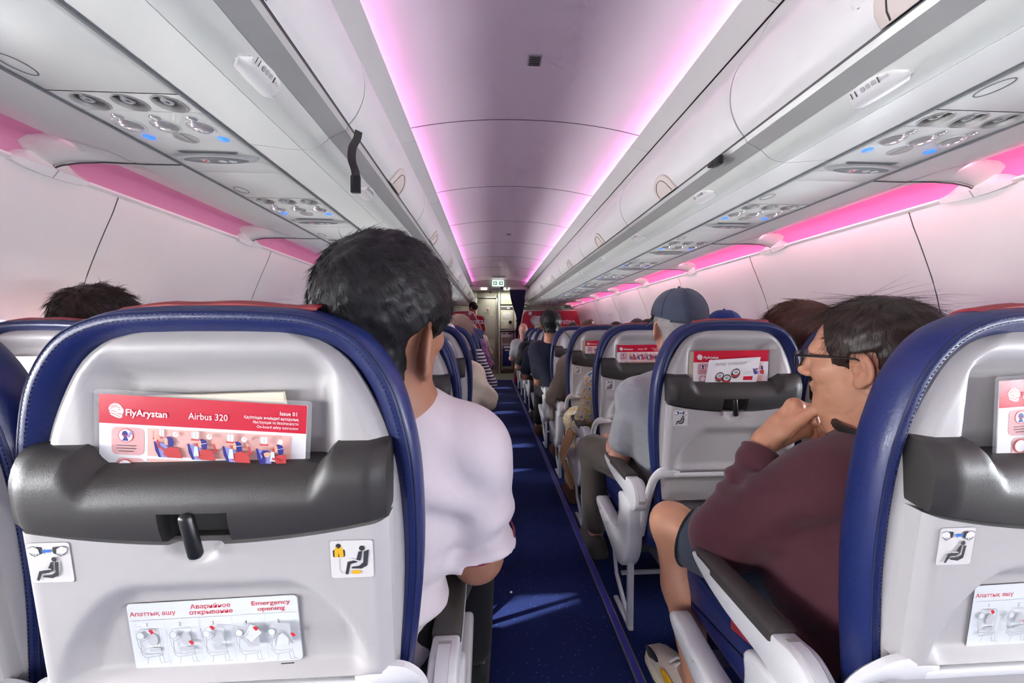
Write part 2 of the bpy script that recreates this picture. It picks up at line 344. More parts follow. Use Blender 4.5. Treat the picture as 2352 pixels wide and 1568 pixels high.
# ---- ceiling panels, ledges and the light strips hidden behind the ledges
CEIL = [2.225+1.02*k for k in range(-5, 7)]+[9.2]
cp = [(h, H(1.228-0.080*(abs(h)/0.72)**2.2)) for h in np.linspace(-0.73, 0.73, 29)]
for k, (ya, yb) in enumerate(zip(CEIL[:-1], CEIL[1:])):
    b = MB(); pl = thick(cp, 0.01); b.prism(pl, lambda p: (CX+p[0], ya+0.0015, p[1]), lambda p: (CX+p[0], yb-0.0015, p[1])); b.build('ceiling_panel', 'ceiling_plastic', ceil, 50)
    b = MB(); b.tube([(CX+h, yb, z+0.0005) for h, z in cp], 0.0028, 5); b.build('panel_seam', 'seam', ceil)
    for sg in (-1, 1):
        b = MB(); led = [(0.633, H(1.093)), (0.66, H(1.083)), (0.74, H(1.062)), (0.745, H(1.080)), (0.66, H(1.091)), (0.640, H(1.099))]
        b.prism(led, lambda p: (X(sg, p[0]), ya+0.001, p[1]), lambda p: (X(sg, p[0]), yb-0.001, p[1])); b.build('ceiling_ledge', 'bin_plastic', ceil, 50)
        if yb < -1: continue
        b = MB(); b.box((X(sg, 0.682)-0.014, ya+0.01, H(1.0915)), (X(sg, 0.682)+0.014, yb-0.01, H(1.0995)), 0.002)
        o = b.build('ceiling_strip_light', 'led_pink')
        n = ['rearmost', 'second rearmost', 'overhead', 'near', 'nearest', 'second', 'third', 'fourth', 'fifth', 'sixth', 'seventh', 'last'][k]
        tag(o, 'pink strip light glowing behind the %s ceiling ledge, %s panel ahead' % ('left' if sg < 0 else 'right', n), 'strip light', 'pink ceiling strip lights')
# small square grille and smoke detector on the ceiling
t = thing('ceiling_grille', 'small dark square grille set in the nearest ceiling panel', 'grille', (CX+0.0, 1.735, H(1.2265)))
b = MB(); b.box((-0.031, -0.036, -0.004), (0.031, 0.036, 0.006), 0.003); b.build('frame', 'lens_rim', t)
b = MB(); b.box((-0.026, -0.031, -0.0055), (0.026, 0.031, -0.003)); b.build('plate', 'kick_grey', t)
for k in range(5):
    b = MB(); b.box((-0.024, -0.027+k*0.012, -0.0075), (0.024, -0.021+k*0.012, -0.005)); b.build('slat', 'seam', t)
t = thing('ceiling_sensor', 'tiny dark sensor plate far along the ceiling centre line', 'sensor', (CX+0.03, 4.85, H(1.225)))
b = MB(); b.box((-0.03, -0.03, -0.006), (0.03, 0.03, 0.006), 0.004); b.build('housing', 'lens_rim', t)
b = MB(); b.lathe([(0.012, -0.006), (0.01, -0.010), (0.004, -0.011)], n=12); b.build('sensor_dome', 'seam', t)
t = thing('ceiling_projector_lamp', 'pale recessed ceiling lamp box above the exit sign', 'lamp', (CX-0.02, 8.75, H(1.222)))
b = MB(); b.box((-0.16, -0.12, -0.012), (0.16, 0.12, 0.004), 0.006); b.build('housing', 'white_plastic', t)
for q in (-0.1, 0.0, 0.1):
    b = MB(); b.box((q-0.035, -0.10, -0.016), (q+0.035, 0.10, -0.010), 0.003); b.build('lens', 'card_white', t)

# ---- overhead bins
BIN = [1.23+1.067*k for k in range(-3, 8)]; BIN[-1] = 9.15
BINS = []
door_p = [(p[0], H(p[1])) for p in crom([(0.742, 1.055), (0.690, 0.965), (0.622, 0.870), (0.599, 0.800), (0.600, 0.735), (0.622, 0.680), (0.646, 0.648)], 5)]
rail_p = [(0.650, H(0.643)), (0.657, H(0.628)), (0.690, H(0.612)), (0.706, H(0.603)), (0.713, H(0.611)), (0.69, H(0.64)), (0.665, H(0.652))]
und_p = [(0.707, H(0.604)), (0.722, H(0.590)), (0.740, H(0.576)), (0.765, H(0.567)), (0.79, H(0.565))]
und2_p = [(0.792, H(0.5645)), (0.84, H(0.567)), (0.90, H(0.573)), (0.957, H(0.5795))]
ORD12 = ['nearest', 'second', 'third', 'fourth', 'fifth', 'sixth', 'seventh', 'eighth', 'ninth', 'tenth', 'farthest']
ORD = ['nearest', 'second', 'third', 'fourth', 'fifth', 'sixth', 'seventh', 'eighth']
for sg, side in ((-1, 'left'), (1, 'right')):
    for k, (ya, yb) in enumerate(zip(BIN[:-1], BIN[1:])):
        if yb < -0.9: continue
        far = ya > 8
        nm = 'behind the camera row' if yb < 0.3 else ORD[max(0, k-2)]
        t = thing('overhead_bin', 'closed white overhead bin on the %s, %s from the camera' % (side, nm) if yb >= 0.3 else 'closed white overhead bin on the %s above the camera' % side, 'overhead bin', (X(sg, 0.9), (ya+yb)/2, H(0.565)), 0, 'overhead bins')
        BINS.append({'side': sg, 'ob': t})
        ox, oy, oz = t.location
        def F(y): return lambda p: (X(sg, p[0])-ox, y-oy, p[1]-oz)
        b = MB(); b.prism(thick(door_p, 0.012), F(ya+0.003), F(yb-0.003)); b.build('door', 'bin_plastic', t, 50)
        b = MB(); b.prism([(0.664, H(0.652)), (0.69, H(0.64)), (0.95, H(0.62)), (0.95, H(1.05)), (0.77, H(1.05)), (0.69, H(0.90)), (0.655, H(0.78))], F(ya), F(yb)); b.build('carcass', 'seam', t)
        b = MB(); b.prism(rail_p, F(ya+0.001), F(yb-0.001)); r_ = b.build('rail', 'rail_metal', t, 30)
        b = MB(); b.prism([(0.6475, H(0.649)), (0.652, H(0.641)), (0.667, H(0.652)), (0.66, H(0.66))], F(ya), F(yb)); b.build('door_gap_shade', 'gap_dark', t)  # shaded gap under the door, put in as a dark strip
        b = MB(); b.prism(thick(und_p, 0.012), F(ya+0.0015), F(yb-0.0015)); b.build('lower_fascia', 'panel_plastic', t, 60)
        b = MB(); b.prism(thick(und2_p, 0.012), F(ya+0.0015), F(yb-0.0015)); b.build('bottom_panel', 'panel_plastic', t, 60)
        # rounded beige latch at the bottom edge of the door
        ym = (ya+yb)/2; b = MB(); lp = []
        for q in np.linspace(0, PI, 13): lp.append((0.085*math.cos(q), 0.095*math.sin(q)**0.8))
        def on_door(y, up, out):      # point on the door face, up metres above its bottom edge
            P = door_p[::-1]; L = 0
            for a_, b_ in zip(P[:-1], P[1:]):
                d = math.hypot(b_[0]-a_[0], b_[1]-a_[1])
                if L+d >= up:
                    q = (up-L)/d; nx, nz = -(b_[1]-a_[1])/d, (b_[0]-a_[0])/d
                    return (X(sg, a_[0]+(b_[0]-a_[0])*q+nx*out)-ox, y-oy, a_[1]+(b_[1]-a_[1])*q+nz*out-oz)
                L += d
        rings = []
        for sc, o_ in ((1.0, 0.0), (1.0, 0.008), (0.93, 0.012), (0.6, 0.012), (0.1, 0.011)):
            rings.append([on_door(ym+p[0]*sc, max(0.001, 0.03+(p[1]-0.03)*sc), o_) for p in lp])
        b.loft(rings); la = b.build('latch', 'beige', t, 40)
        b = MB(); b.tube([on_door(ym+0.06*math.cos(q), 0.002+0.07*math.sin(q), 0.0125) for q in np.linspace(0.05, PI-0.05, 12)], 0.0016, 5); b.build('latch_groove', 'gap_dark', la)
        if yb > 9.1:
            b = MB(); P = door_p+[(0.66, H(0.62)), (0.74, H(0.57)), (1.5, H(0.57)), (1.5, H(1.0))]
            c0 = np.mean(np.array(P), 0); b.loft([[F(9.15+d)((c0[0]+(p[0]-c0[0])*s2, c0[1]+(p[1]-c0[1])*s2)) for p in P] for d, s2 in ((0, 1.0), (0.03, 0.99), (0.05, 0.96), (0.06, 0.9))]); b.build('end_cap', 'bin_plastic', t)
# row number placards on the bin edge
for sg, side in ((-1, 'left'), (1, 'right')):
    for k in range(0, 9):
        y = 0.87+PITCH*k+(0.04 if sg < 0 else 0); row = str(11-k)
        owner = min((o for o in BINS if o['side'] == sg), key=lambda o: abs(o['ob'].location.y-y))['ob']
        t = None; pl = Vector((X(sg, 0.735), y, H(0.578)))-owner.location
        b = MB(); R = []
        for i in range(13):
            u = -1+2*i/12; wv = math.sqrt(max(0.0, 1-u*u)); yy = u*0.066 + 0.008*wv
            R.append([(sg*(-0.030*wv-0.002), yy, 0.020*wv+0.002), (sg*(-0.017*wv-0.002), yy, -0.001), (sg*(0.004*wv), yy, -0.004-0.006*wv), (sg*(0.016*wv+0.001), yy, -0.007-0.002*wv), (sg*(0.030*wv+0.002), yy, -0.0075), (sg*0.02, yy, 0.006), (0, yy, 0.02)])
        b.loft(R); t = b.build('row_placard', 'white_plastic', owner, 50); t.location = pl
        A = Vector((sg*-0.0305, 0, 0.0205)); B = Vector((sg*-0.0185, 0, -0.001)); e2 = (A-B).normalized(); nn = Vector((sg*-e2.z, 0, e2.x*sg)) 
        nn = Vector((-sg*abs(e2.z), 0, -abs(e2.x)))
        o0 = (A+B)/2 + nn*0.0012
        dirx = Vector((0, -1, 0)) if sg > 0 else Vector((0, 1, 0))
        pr = Print(['print_black'], lambda x, y2, dz: o0+dirx*x+e2*y2+nn*dz)
        if k < 6:
            pr.text('print_black', row, -0.050, -0.007, 0.021, bold=0.012)
            for q in range(3): pr.rect('print_grey', -0.022+q*0.013, -0.005, -0.012+q*0.013, 0.006, 0.003)
            pr.rect('print_black', 0.019, -0.007, 0.022, 0.007); pr.text('print_grey', 'DEF' if sg > 0 else 'ABC', 0.025, -0.005, 0.010)
            pr.build('lettering', t)['kind'] = 'stuff'

# ---- service panels over the seats
def fz(x, y): return (x, y, 0.0)
psu_parts = []
def make_psu():
    P = []
    def part(mb, name, m, sm=40): P.append((name, mb.mesh(name, m, sm), None)); return len(P)-1
    def sub(mb, name, m, par, sm=40): P.append((name, mb.mesh(name, m, sm), par))
    b = MB(); ny = [0.94, 1.017]                                   # local y measured from the row datum
    for q in (-1, 0, 1): hole_tile(b, q*0.1053-0.05265, ny[0], q*0.1053+0.05265, ny[1], [(q*0.096+0.036*math.cos(2*PI*i/24), 0.981+0.034*math.sin(2*PI*i/24)) for i in range(24)], fz)
    part(b, 'vent_panel', 'panel_plastic')
    b = MB(); b.box((-0.158, 1.019, -0.0), (0.158, 1.318, 0.012), 0.0015); part(b, 'lamp_panel', 'panel_plastic')
    b = MB(); b.box((-0.158, 1.320, 0.0), (0.158, 1.405, 0.012), 0.0015); part(b, 'spacer_panel', 'panel_plastic')
    b = MB(); b.box((-0.158, 1.407, 0.0), (0.158, 1.675, 0.012), 0.0015); i = part(b, 'blank_panel', 'panel_plastic')
    b = MB(); b.tube([(-0.115+0.021*math.cos(a), 1.585+0.036*math.sin(a), 0.0) for a in np.linspace(0, 2*PI, 25)[:-1]], 0.0016, 5, True); sub(b, 'access_ring', 'lens_grey', i)
    for q in (-1, 0, 1):
        x = q*0.096
        b = MB(); b.lathe([(0.0375, -0.0015), (0.0345, -0.002), (0.034, 0.0), (0.030, 0.016), (0.018, 0.022), (0.001, 0.022)], (x, 0.981, 0), 24, cap0=False); i = part(b, 'air_vent', 'vent_grey')
        b = MB(); b.lathe([(0.016, 0.022), (0.0165, 0.012), (0.014, 0.004), (0.010, 0.001), (0.006, 0.002), (0.005, 0.008), (0.001, 0.008)], (x-0.004, 0.979, 0), 18); sub(b, 'nozzle', 'lens_rim', i)
        b = MB(); b.box((x-0.0035, 0.956, 0.002), (x+0.0035, 0.972, 0.010), 0.002); sub(b, 'nozzle_fin', 'lens_rim', i)
        b = MB(); b.lathe([(0.036, 0.002), (0.036, -0.002), (0.034, -0.003), (0.032, -0.002)], (x-0.003, 1.087, 0), 24, cap0=False); i = part(b, 'reading_lamp', 'panel_plastic')
        b = MB(); b.lathe([(0.031, 0.0), (0.028, -0.006), (0.020, -0.011), (0.010, -0.0135), (0.001, -0.014)], (x-0.003, 1.087, 0), 24, cap0=False); sub(b, 'reflector', 'chrome', i)
        b = MB(); b.lathe([(0.0125, 0.001), (0.0125, -0.002), (0.009, -0.005), (0.003, -0.0058), (0.0005, -0.006)], (x+0.004, 1.045, 0), 16); part(b, 'call_button', 'chrome')
    for x in (-0.107, 0.107):
        b = MB(); b.lathe([(0.015, 0.001), (0.015, -0.002), (0.010, -0.004), (0.001, -0.0045)], (x, 1.157, 0), 18); part(b, 'indicator_lamp', 'led_blue')
    b = MB(); b.lathe([(0.031, 0.001), (0.031, -0.002), (0.024, -0.002), (0.0235, -0.0005), (0.001, -0.0005)], (0, 1.156, 0), 24, cap0=False); i = part(b, 'lock_ring', 'vent_grey')
    b = MB(); b.box((-0.004, 1.135, -0.0028), (0.004, 1.177, 0.0), 0.001); sub(b, 'lock_bar', 'vent_grey', i)
    b = MB(); b.add([(0.125*math.cos(a)*(0.78), 1.238+0.0+0.026*math.sin(a), -0.0012) for a in np.linspace(0, PI, 15)], [tuple(range(15))]); i = part(b, 'speaker_grille', 'lens_rim', 0)
    g_ = MB()
    for q in range(26):
        xx = -0.088+q*0.00704; hh = 0.024*math.sqrt(max(0.02, 1-(xx/0.098)**2)); g_.box((xx-0.0016, 1.240, -0.0028), (xx+0.0016, 1.2385+hh, -0.001))
    P.append(('grille_slots', g_.mesh('grille_slots', 'lens_grey', 0), i))
    b = MB(); lens = [(0.14*math.copysign(abs(math.cos(a))**1.0, math.cos(a)), 1.279+0.030*math.sin(a)*abs(math.sin(a))**0.25) for a in np.linspace(0, 2*PI, 41)[:-1]]
    b.loft([[(p[0]*s2, 1.279+(p[1]-1.279)*s2, z) for p in lens] for s2, z in ((1.0, 0.002), (1.0, -0.004), (0.95, -0.009), (0.83, -0.011))]); i = part(b, 'sign_housing', 'lens_rim')
    b = MB(); b.loft([[(p[0]*s2, 1.281+(p[1]-1.279)*s2, z) for p in lens] for s2, z in ((0.76, -0.009), (0.74, -0.0125), (0.68, -0.0135))]); sub(b, 'sign_lens', 'lens_grey', i)
    pr = Print(['print_red'], lambda x, y, dz: (x, 1.281+y, -0.0137-dz))
    pr.rect('card_white', -0.045, -0.012, -0.022, 0.012); pr.line('print_red', [(-0.042, -0.009), (-0.025, 0.009)], 0.005); pr.line('print_red', [(-0.042, 0.009), (-0.025, -0.009)], 0.005)
    for sx in (-1, 1): pr.poly('card_white', [(0.036+sx*a, c) for a, c in ((0.004, 0.003), (0.009, 0.010), (0.020, 0.009), (0.030, 0.004), (0.030, -0.003), (0.014, -0.009), (0.006, -0.006))])
    pr.rect('sign_green', 0.033, -0.002, 0.039, 0.003)
    P.append(('sign_icons', pr.mb.mesh('sign_icons', pr.mats, 0, fix=False), i))
    return P
PSU = make_psu()
for sg, side in ((-1, 'left'), (1, 'right')):
    for k in range(-1, 11):
        row = 12-k-1
        lab = 'overhead service panel with blue lamps, %s on the %s side' % ('behind the camera' if k < 0 else ORD12[k]+' from the camera', side)
        t = thing('passenger_service_unit', lab, 'service panel', (X(sg, 1.117), PITCH*k+(0.045 if sg < 0 else 0), H(0.578)), 0, 'overhead service panels')
        objs = []
        for name, me, par in PSU:
            if k > 5 and name in ('nozzle_fin', 'grille_slots', 'sign_icons', 'access_ring', 'lock_bar'): objs.append(None); continue
            objs.append(link(name, me, t if par is None else objs[par]))
# dark rails either side of the service panels, outer panels and wall wash lights
WASH = {-1: 0.22, 1: 1.1}
JN = [1.395+1.067*k for k in range(-3, 8)]
for sg, side in ((-1, 'left'), (1, 'right')):
    for q, h in enumerate((0.9585, 1.2765)):
        b = MB(); b.box((X(sg, h)-0.0035, Y0, H(0.574)), (X(sg, h)+0.0035, 9.15, H(0.592))); struct(b.build('trim_%d' % (2+q+(0 if sg < 0 else 2)), 'lens_grey'))
    b = MB(); b.box((min(X(sg, 0.95), X(sg, 1.29)), Y0, H(0.606)), (max(X(sg, 0.95), X(sg, 1.29)), 9.15, H(0.62))); struct(b.build('trim_%d' % (6 if sg < 0 else 7), 'seam'))
    for k, (ya, yb) in enumerate(zip(JN[:-1], JN[1:])):
        wh = ['rearmost', 'second rearmost', 'nearest', 'second', 'third', 'fourth', 'fifth', 'sixth', 'seventh', 'eighth'][k]
        t = thing('wall_wash_light', 'pink wall wash light cove on the %s side, %s from the camera' % (side, wh), 'cove light', (X(sg, 1.5), (ya+yb)/2, H(0.55)), 0, 'pink wall wash lights')
        ox, oy, oz = t.location
        def F(y): return lambda p: (X(sg, p[0])-ox, y-oy, p[1]-oz)
        # outer ceiling panel curving into the cove
        b = MB(); P = [(1.280, H(0.579)), (1.36, H(0.578)), (1.425, H(0.578)), (1.455, H(0.584)), (1.52, H(0.604)), (1.60, H(0.627)), (1.635, H(0.634))]
        b.prism(thick(P, 0.006), F(ya+0.002), F(yb-0.002)); b.build('cove_panel', 'panel_plastic', t, 30)
        b = MB(); b.prism(thick([(1.638, H(0.638)), (1.70, H(0.632)), (1.732, H(0.612)), (1.738, H(0.552))], 0.005), F(ya+0.06), F(yb-0.06)); b.build('cove_back_glow', 'cove_glow_right' if sg > 0 else 'cove_glow_left', t, 60)  # back wall of the cove, made to glow as if washed pink
        ld = bpy.data.lights.new('wall_wash_lamp', 'AREA'); ld.shape = 'RECTANGLE'; ld.size = 1.0; ld.size_y = 0.02; ld.energy = WASH[sg]; ld.color = (1.0, 0.38, 0.56)
        lo_ = bpy.data.objects.new('wall_wash_lamp', ld); COL.objects.link(lo_); lo_.parent = t; lo_.location = F((ya+yb)/2)((1.572, H(0.609))); lo_.rotation_euler = Vector((sg*0.78, 0, -0.62)).to_track_quat('-Z', 'Y').to_euler()
        # lip along the top of the wall, with its bracket
        b = MB(); b.prism([(1.706, H(0.548)), (1.716, H(0.541)), (1.745, H(0.541)), (1.745, H(0.553)), (1.716, H(0.556)), (1.707, H(0.556))], F(ya+0.001), F(yb-0.001)); b.build('lip', 'wall_plastic', t, 50)
        for e in (0, 1):
            b = MB(); R = []
            for u in np.linspace(-1, 1, 11):
                wv = math.sqrt(1-u*u*0.98); yy = (yb if e else ya)+(-1 if e else 1)*0.002
                yy = yy + (-1 if e else 1)*(u+1)*0.5*0.11; s2 = math.cos((u+1)*PI/4)**0.7 if u < 1 else 0.02
                R.append([F(yy)(p) for p in ((1.70-0.012*s2, H(0.549)), (1.708, H(0.538-0.014*s2)), (1.745, H(0.538-0.006*s2)), (1.745, H(0.556+0.05*s2)), (1.735-0.02*s2, H(0.556+0.045*s2)), (1.708-0.004*s2, H(0.558+0.004*s2)))])
            b.loft(R); b.build('bracket', 'white_plastic', t, 50)
            b = MB(); R = []
            for u in np.linspace(0, 1, 7):
                yy = (yb if e else ya)+(-1 if e else 1)*(0.002+u*0.075); s2 = math.cos(u*PI/2)
                R.append([F(yy)(p) for p in ((1.44, H(0.579)), (1.52, H(0.602-0.020*s2)), (1.64, H(0.630-0.048*s2)), (1.735, H(0.615-0.055*s2)), (1.735, H(0.645)), (1.60, H(0.648)), (1.50, H(0.61)))])
            b.loft(R); b.build('cove_end', 'panel_plastic', t, 50)
        b = MB(); b.tube([F(yb)(p) for p in ((1.28, H(0.578)), (1.40, H(0.577)), (1.45, H(0.5785)), (1.54, H(0.5795)), (1.62, H(0.576)), (1.68, H(0.566)), (1.72, H(0.55)))], 0.0028, 5); b.build('joint_line', 'seam', t)
# ------------------------------------------------------------------ seats
T = math.radians(5.5); cT, sT = math.cos(T), math.sin(T)
def BK(x, n, s): return (x, -0.268+n*cT-s*sT, 0.493+n*sT+s*cT)       # back frame: n forward, s up the back; seat origin on the floor
CUSH = [(0.215, -0.03), (0.236, 0.09), (0.255, 0.22), (0.2645, 0.33), (0.2635, 0.447), (0.2525, 0.527), (0.230, 0.598), (0.188, 0.653), (0.130, 0.680), (0.06, 0.687), (0.0, 0.688)]
SHEL = [(0.225, 0.05), (0.238, 0.16), (0.243, 0.30), (0.239, 0.42), (0.227, 0.49), (0.2085, 0.546), (0.178, 0.604), (0.150, 0.632), (0.115, 0.649), (0.05, 0.658), (0.0, 0.659)]
def full(half, n):
    r = [tuple(p) for p in crom(half, n)]; return r + [(-a, b) for a, b in r[-2::-1]]
def hw(half):
    r = crom(half, 8); xs = [p[0] for p in r]; ys = [p[1] for p in r]
    return lambda s: float(np.interp(s, ys, xs))
seatmesh = {}
def SM(key, fn):
    if key not in seatmesh: seatmesh[key] = fn()
    return seatmesh[key]
def m_cushion(n=6):
    b = MB(); L = full(CUSH, n)
    R = [[BK(x, d, s) for x, s in inset(L, i)] for d, i in ((0.085, 0.10), (0.080, 0.055), (0.045, 0.034), (0.033, 0.020), (0.031, 0.012), (0.036, 0.005), (0.048, 0.001), (0.062, 0.0), (0.078, 0.002), (0.092, 0.010), (0.101, 0.024), (0.104, 0.05), (0.100, 0.09))]
    b.loft(R); return b.mesh('back_cushion', 'leather_blue', 60)
def m_seam(i, d, r=0.0016):
    b = MB(); L = inset(full(CUSH, 6), i); b.tube([BK(x, d, s) for x, s in L[4:-4]], r, 5); return b.mesh('piping', 'stitch', 60)
def m_stitch(i, d):
    b = MB(); L = inset(full(CUSH, 6), i); P = [Vector(BK(x, d, s)) for x, s in L[6:-6]]; acc = 0; step = 0.0062; 
    for a, c in zip(P[:-1], P[1:]):
        v = c-a; ln = v.length; u = v/ln; t = -acc
        while t < ln:
            if t >= 0:
                q = a+u*t; w_ = u.cross(Vector((0, cT, sT)))*0.0005; e = u*0.0036; nn = Vector((0, -cT, -sT))*0.0008
                b.add([q-w_, q+w_, q+w_+e, q-w_+e, q-w_+nn, q+w_+nn, q+w_+e+nn, q-w_+e+nn], [(4, 5, 6, 7), (0, 1, 5, 4), (1, 2, 6, 5), (2, 3, 7, 6), (3, 0, 4, 7)])
            t += step
        acc = ln-(t-step)
    return b.mesh('stitching', 'stitch', 0)
hS = hw(SHEL)
def shell_n(x, s):
    e = hS(s)-abs(x); top = 0.659-s
    n = 0.022 + 0.016*(1-sstep(0, 0.022, min(e, top)))+0.010*sstep(0.30, 0.66, s)
    n += 0.028*sstep(0.165, 0.125, abs(x))*sstep(0.632, 0.588, s)*sstep(0.40, 0.44, s)
    return n
def m_shell(nr, nc):
    b = MB(); ss = list(np.linspace(0.06, 0.60, nr))+[0.659-0.059*(1-k/8)**2 for k in range(1, 9)]; P = []
    for s in ss:
        h = hS(min(s, 0.6588)); P.append([BK(h*u, shell_n(h*u*0.999, s), s) for u in np.linspace(-1, 1, nc)])
    b.grid(P)
    L = full(SHEL, 6); b.loft([[BK(x, shell_n(x, s), s) for x, s in L], [BK(x, 0.052, s) for x, s in L]], False, False, False)
    return b.mesh('back_shell', 'shell_grey', 60)
def pk_top(x): return 0.508-0.026*(sstep(0.160, 0.136, abs(x)))
def pk_bot(x): return 0.387+0.026*(abs(x)/0.23)**2
def m_pocket(nx, latch=True):
    b = MB(); st = sorted(set(list(np.linspace(-0.228, 0.228, nx))+([-0.0485, -0.0465, 0.0335, 0.0355] if latch else []))); R = []
    for x in [-0.2285]+st+[0.2285]:
        end = abs(x) > 0.2282; e = 1-sstep(0.205, 0.2285, abs(x)); t, bo = pk_top(x), pk_bot(x); bul = -0.012*e
        fr = [(0.034, bo+0.004), (0.010, bo+0.001), (0.004+bul*0.3, bo), (0.001+bul*0.7, bo+0.005), (bul*0.9, bo+0.020), (bul, bo+0.036), (bul, bo+0.036+(t-bo-0.070)*0.35), (0.0005+bul, bo+0.036+(t-bo-0.070)*0.7), (0.002+bul, t-0.034), (0.006+bul*0.9, t-0.022), (0.012+bul*0.7, t-0.011), (0.020+bul*0.4, t-0.003), (0.030, t), (0.058, t-0.001)]
        if latch and -0.047 < x < 0.034:
            fr = [(n+(0.024 if 3 <= k <= 5 else 0.022 if k in (2, ) else 0), s) for k, (n, s) in enumerate(fr)]
        if end: c = (0.03, (t+bo)/2); fr = [(c[0]+(n-c[0])*0.75, c[1]+(s-c[1])*0.85) for n, s in fr]
        R.append([BK(x, n, s) for n, s in fr])
    b.loft(R, True, True, True); return b.mesh('literature_pocket', 'pocket_dark', 35)
def m_latch():
    b = MB(); a = math.radians(8); cx, cs = -0.009, 0.403
    b.box((-0.0085, -0.016, -0.031), (0.0085, -0.002, 0.031), 0.007, seg=3, xf=lambda p: BK(cx+p.x*math.cos(a)+p.z*math.sin(-a), p.y-0.004, cs+p.z*math.cos(a)+p.x*math.sin(a)))
    return b.mesh('tray_latch', 'black_plastic', 50)
def tray_n(x, s):
    n = -0.003+0.0125*(1-sstep(0, 0.012, 0.228-abs(x)))
    d = 0.335-0.12*max(0, (abs(x)-0.09)/0.11)**2 if abs(x) > 0.09 else 0.335
    n += 0.019*sstep(0.0, 0.034, d-s)*sstep(0.205, 0.165, abs(x))*sstep(0.183, 0.196, s)
    r = math.hypot(x+0.012, (s-0.392))
    n += 0.008*sstep(0.034, 0.026, r)
    return n
def m_tray(nr, nc):
    b = MB(); P = []
    for v in np.linspace(0, 1, nr):
        row = []
        for x in np.linspace(-0.228, 0.228, nc):
            s1 = pk_bot(x)-0.003; s = 0.178+(s1-0.178)*v; row.append(BK(x, tray_n(x, s)+0.008*(1-sstep(0, 0.03, v))*0.5, s))
        P.append(row)
    b.grid(P)
    bd = P[0]+[r[-1] for r in P[1:]]+P[-1][-2::-1]+[r[0] for r in P[-2:0:-1]]
    off = Vector((0, cT, sT))*0.026
    b.loft([bd, [tuple(Vector(p)+off) for p in bd]], True, False, True)
    return b.mesh('tray_table', 'tray_grey', 50)
def m_rail():
    b = MB(); b.box((-0.20, -0.002, 0.157), (0.20, 0.016, 0.172), 0.004, xf=lambda p: BK(*p)); b.tube([BK(-0.215, 0.008, 0.165), BK(0.215, 0.008, 0.165)], 0.0065, 8)
    return b.mesh('tray_rail', 'arm_white', 50)
def m_arm_link(sg):
    b = MB(); path = crom([(0.178, 0.008, 0.167), (0.215, 0.006, 0.174), (0.243, 0.012, 0.163), (0.256, 0.032, 0.12), (0.258, 0.07, 0.0), (0.258, 0.10, -0.12)], 5); R = []
    for i, p in enumerate(path):
        u = i/(len(path)-1); w_ = 0.013+0.004*math.sin(PI*min(1, u*2)); t = path[min(i+1, len(path)-1)]-path[max(i-1, 0)]; t /= np.linalg.norm(t)
        nx = np.array([0, 1.0, 0]) if u < 0.35 else np.array([0, 0.75, -0.66]); c = np.cross(t, np.array([0, 1., 0])); c /= np.linalg.norm(c)+1e-9
        d2 = np.cross(c, t)
        R.append([BK(sg*q[0], q[1], q[2]) for q in (p+c*w_*a+d2*0.008*e for a, e in ((1, .6), (.7, 1), (-.7, 1), (-1, .6), (-1, -.6), (-.7, -1), (.7, -1), (1, -.6)))])
    b.loft(R); return b.mesh('tray_arm', 'arm_white', 40)
def m_kick():
    b = MB(); R = []
    for s, n, h in ((0.172, 0.030, 0.222), (0.10, 0.034, 0.215), (0.0, 0.045, 0.212), (-0.12, 0.062, 0.208), (-0.16, 0.075, 0.20)):
        R.append([BK(x, n+e, s) for x, e in ((-h, 0.03), (-h+0.004, 0.008), (-h+0.02, 0), (0, 0.004), (h-0.02, 0), (h-0.004, 0.008), (h, 0.03), (h-0.02, 0.05), (-h+0.02, 0.05))])
    b.loft(R); return b.mesh('kick_panel', 'kick_grey', 40)
def m_seat():
    b = MB(); R = []
    prof = [(-0.16, 0.335), (-0.16, 0.42), (-0.14, 0.452), (-0.05, 0.452), (0.10, 0.458), (0.24, 0.462), (0.308, 0.452), (0.340, 0.425), (0.347, 0.39), (0.334, 0.345), (0.29, 0.325), (0.0, 0.325)]
    prof = crom(prof, 3, True)
    for x, i in ((-0.238, 0.03), (-0.236, 0.012), (-0.226, 0.003), (-0.20, 0), (0, -0.004), (0.20, 0), (0.226, 0.003), (0.236, 0.012), (0.238, 0.03)):
        R.append([(x, p[0], p[1]) for p in inset([tuple(q) for q in prof], i)])
    b.loft(R); return b.mesh('seat_cushion', 'leather_blue', 50)
def m_seatseam():
    b = MB()
    for sx in (-1, 1): b.tube([(sx*0.2335, y, z) for y, z in crom([(-0.14, 0.446), (-0.05, 0.446), (0.10, 0.452), (0.24, 0.456), (0.308, 0.446), (0.336, 0.422), (0.343, 0.39)], 4)], 0.0018, 5)
    return b.mesh('seat_seam', 'stitch', 0)
def m_head():
    b = MB(); R = []
    path = crom([(0.054, 0.6895), (0.062, 0.6925), (0.074, 0.6925), (0.092, 0.683), (0.106, 0.655), (0.109, 0.60), (0.109, 0.47)], 3)
    for x in np.linspace(-0.125, 0.130, 17):
        dz = 0.001*math.sin(x*60)+0.003*sstep(0.09, 0.13, x); drop = 0.687-np.interp(abs(x), [0, 0.06, 0.135], [0.687, 0.686, 0.678])
        R.append([BK(x, n, s+dz-drop) for n, s in path]+[BK(x, n-0.0005, s+dz-0.004-drop) for n, s in path[::-1]])
    b.loft(R); return b.mesh('headrest_cover', 'red_cloth', 40)
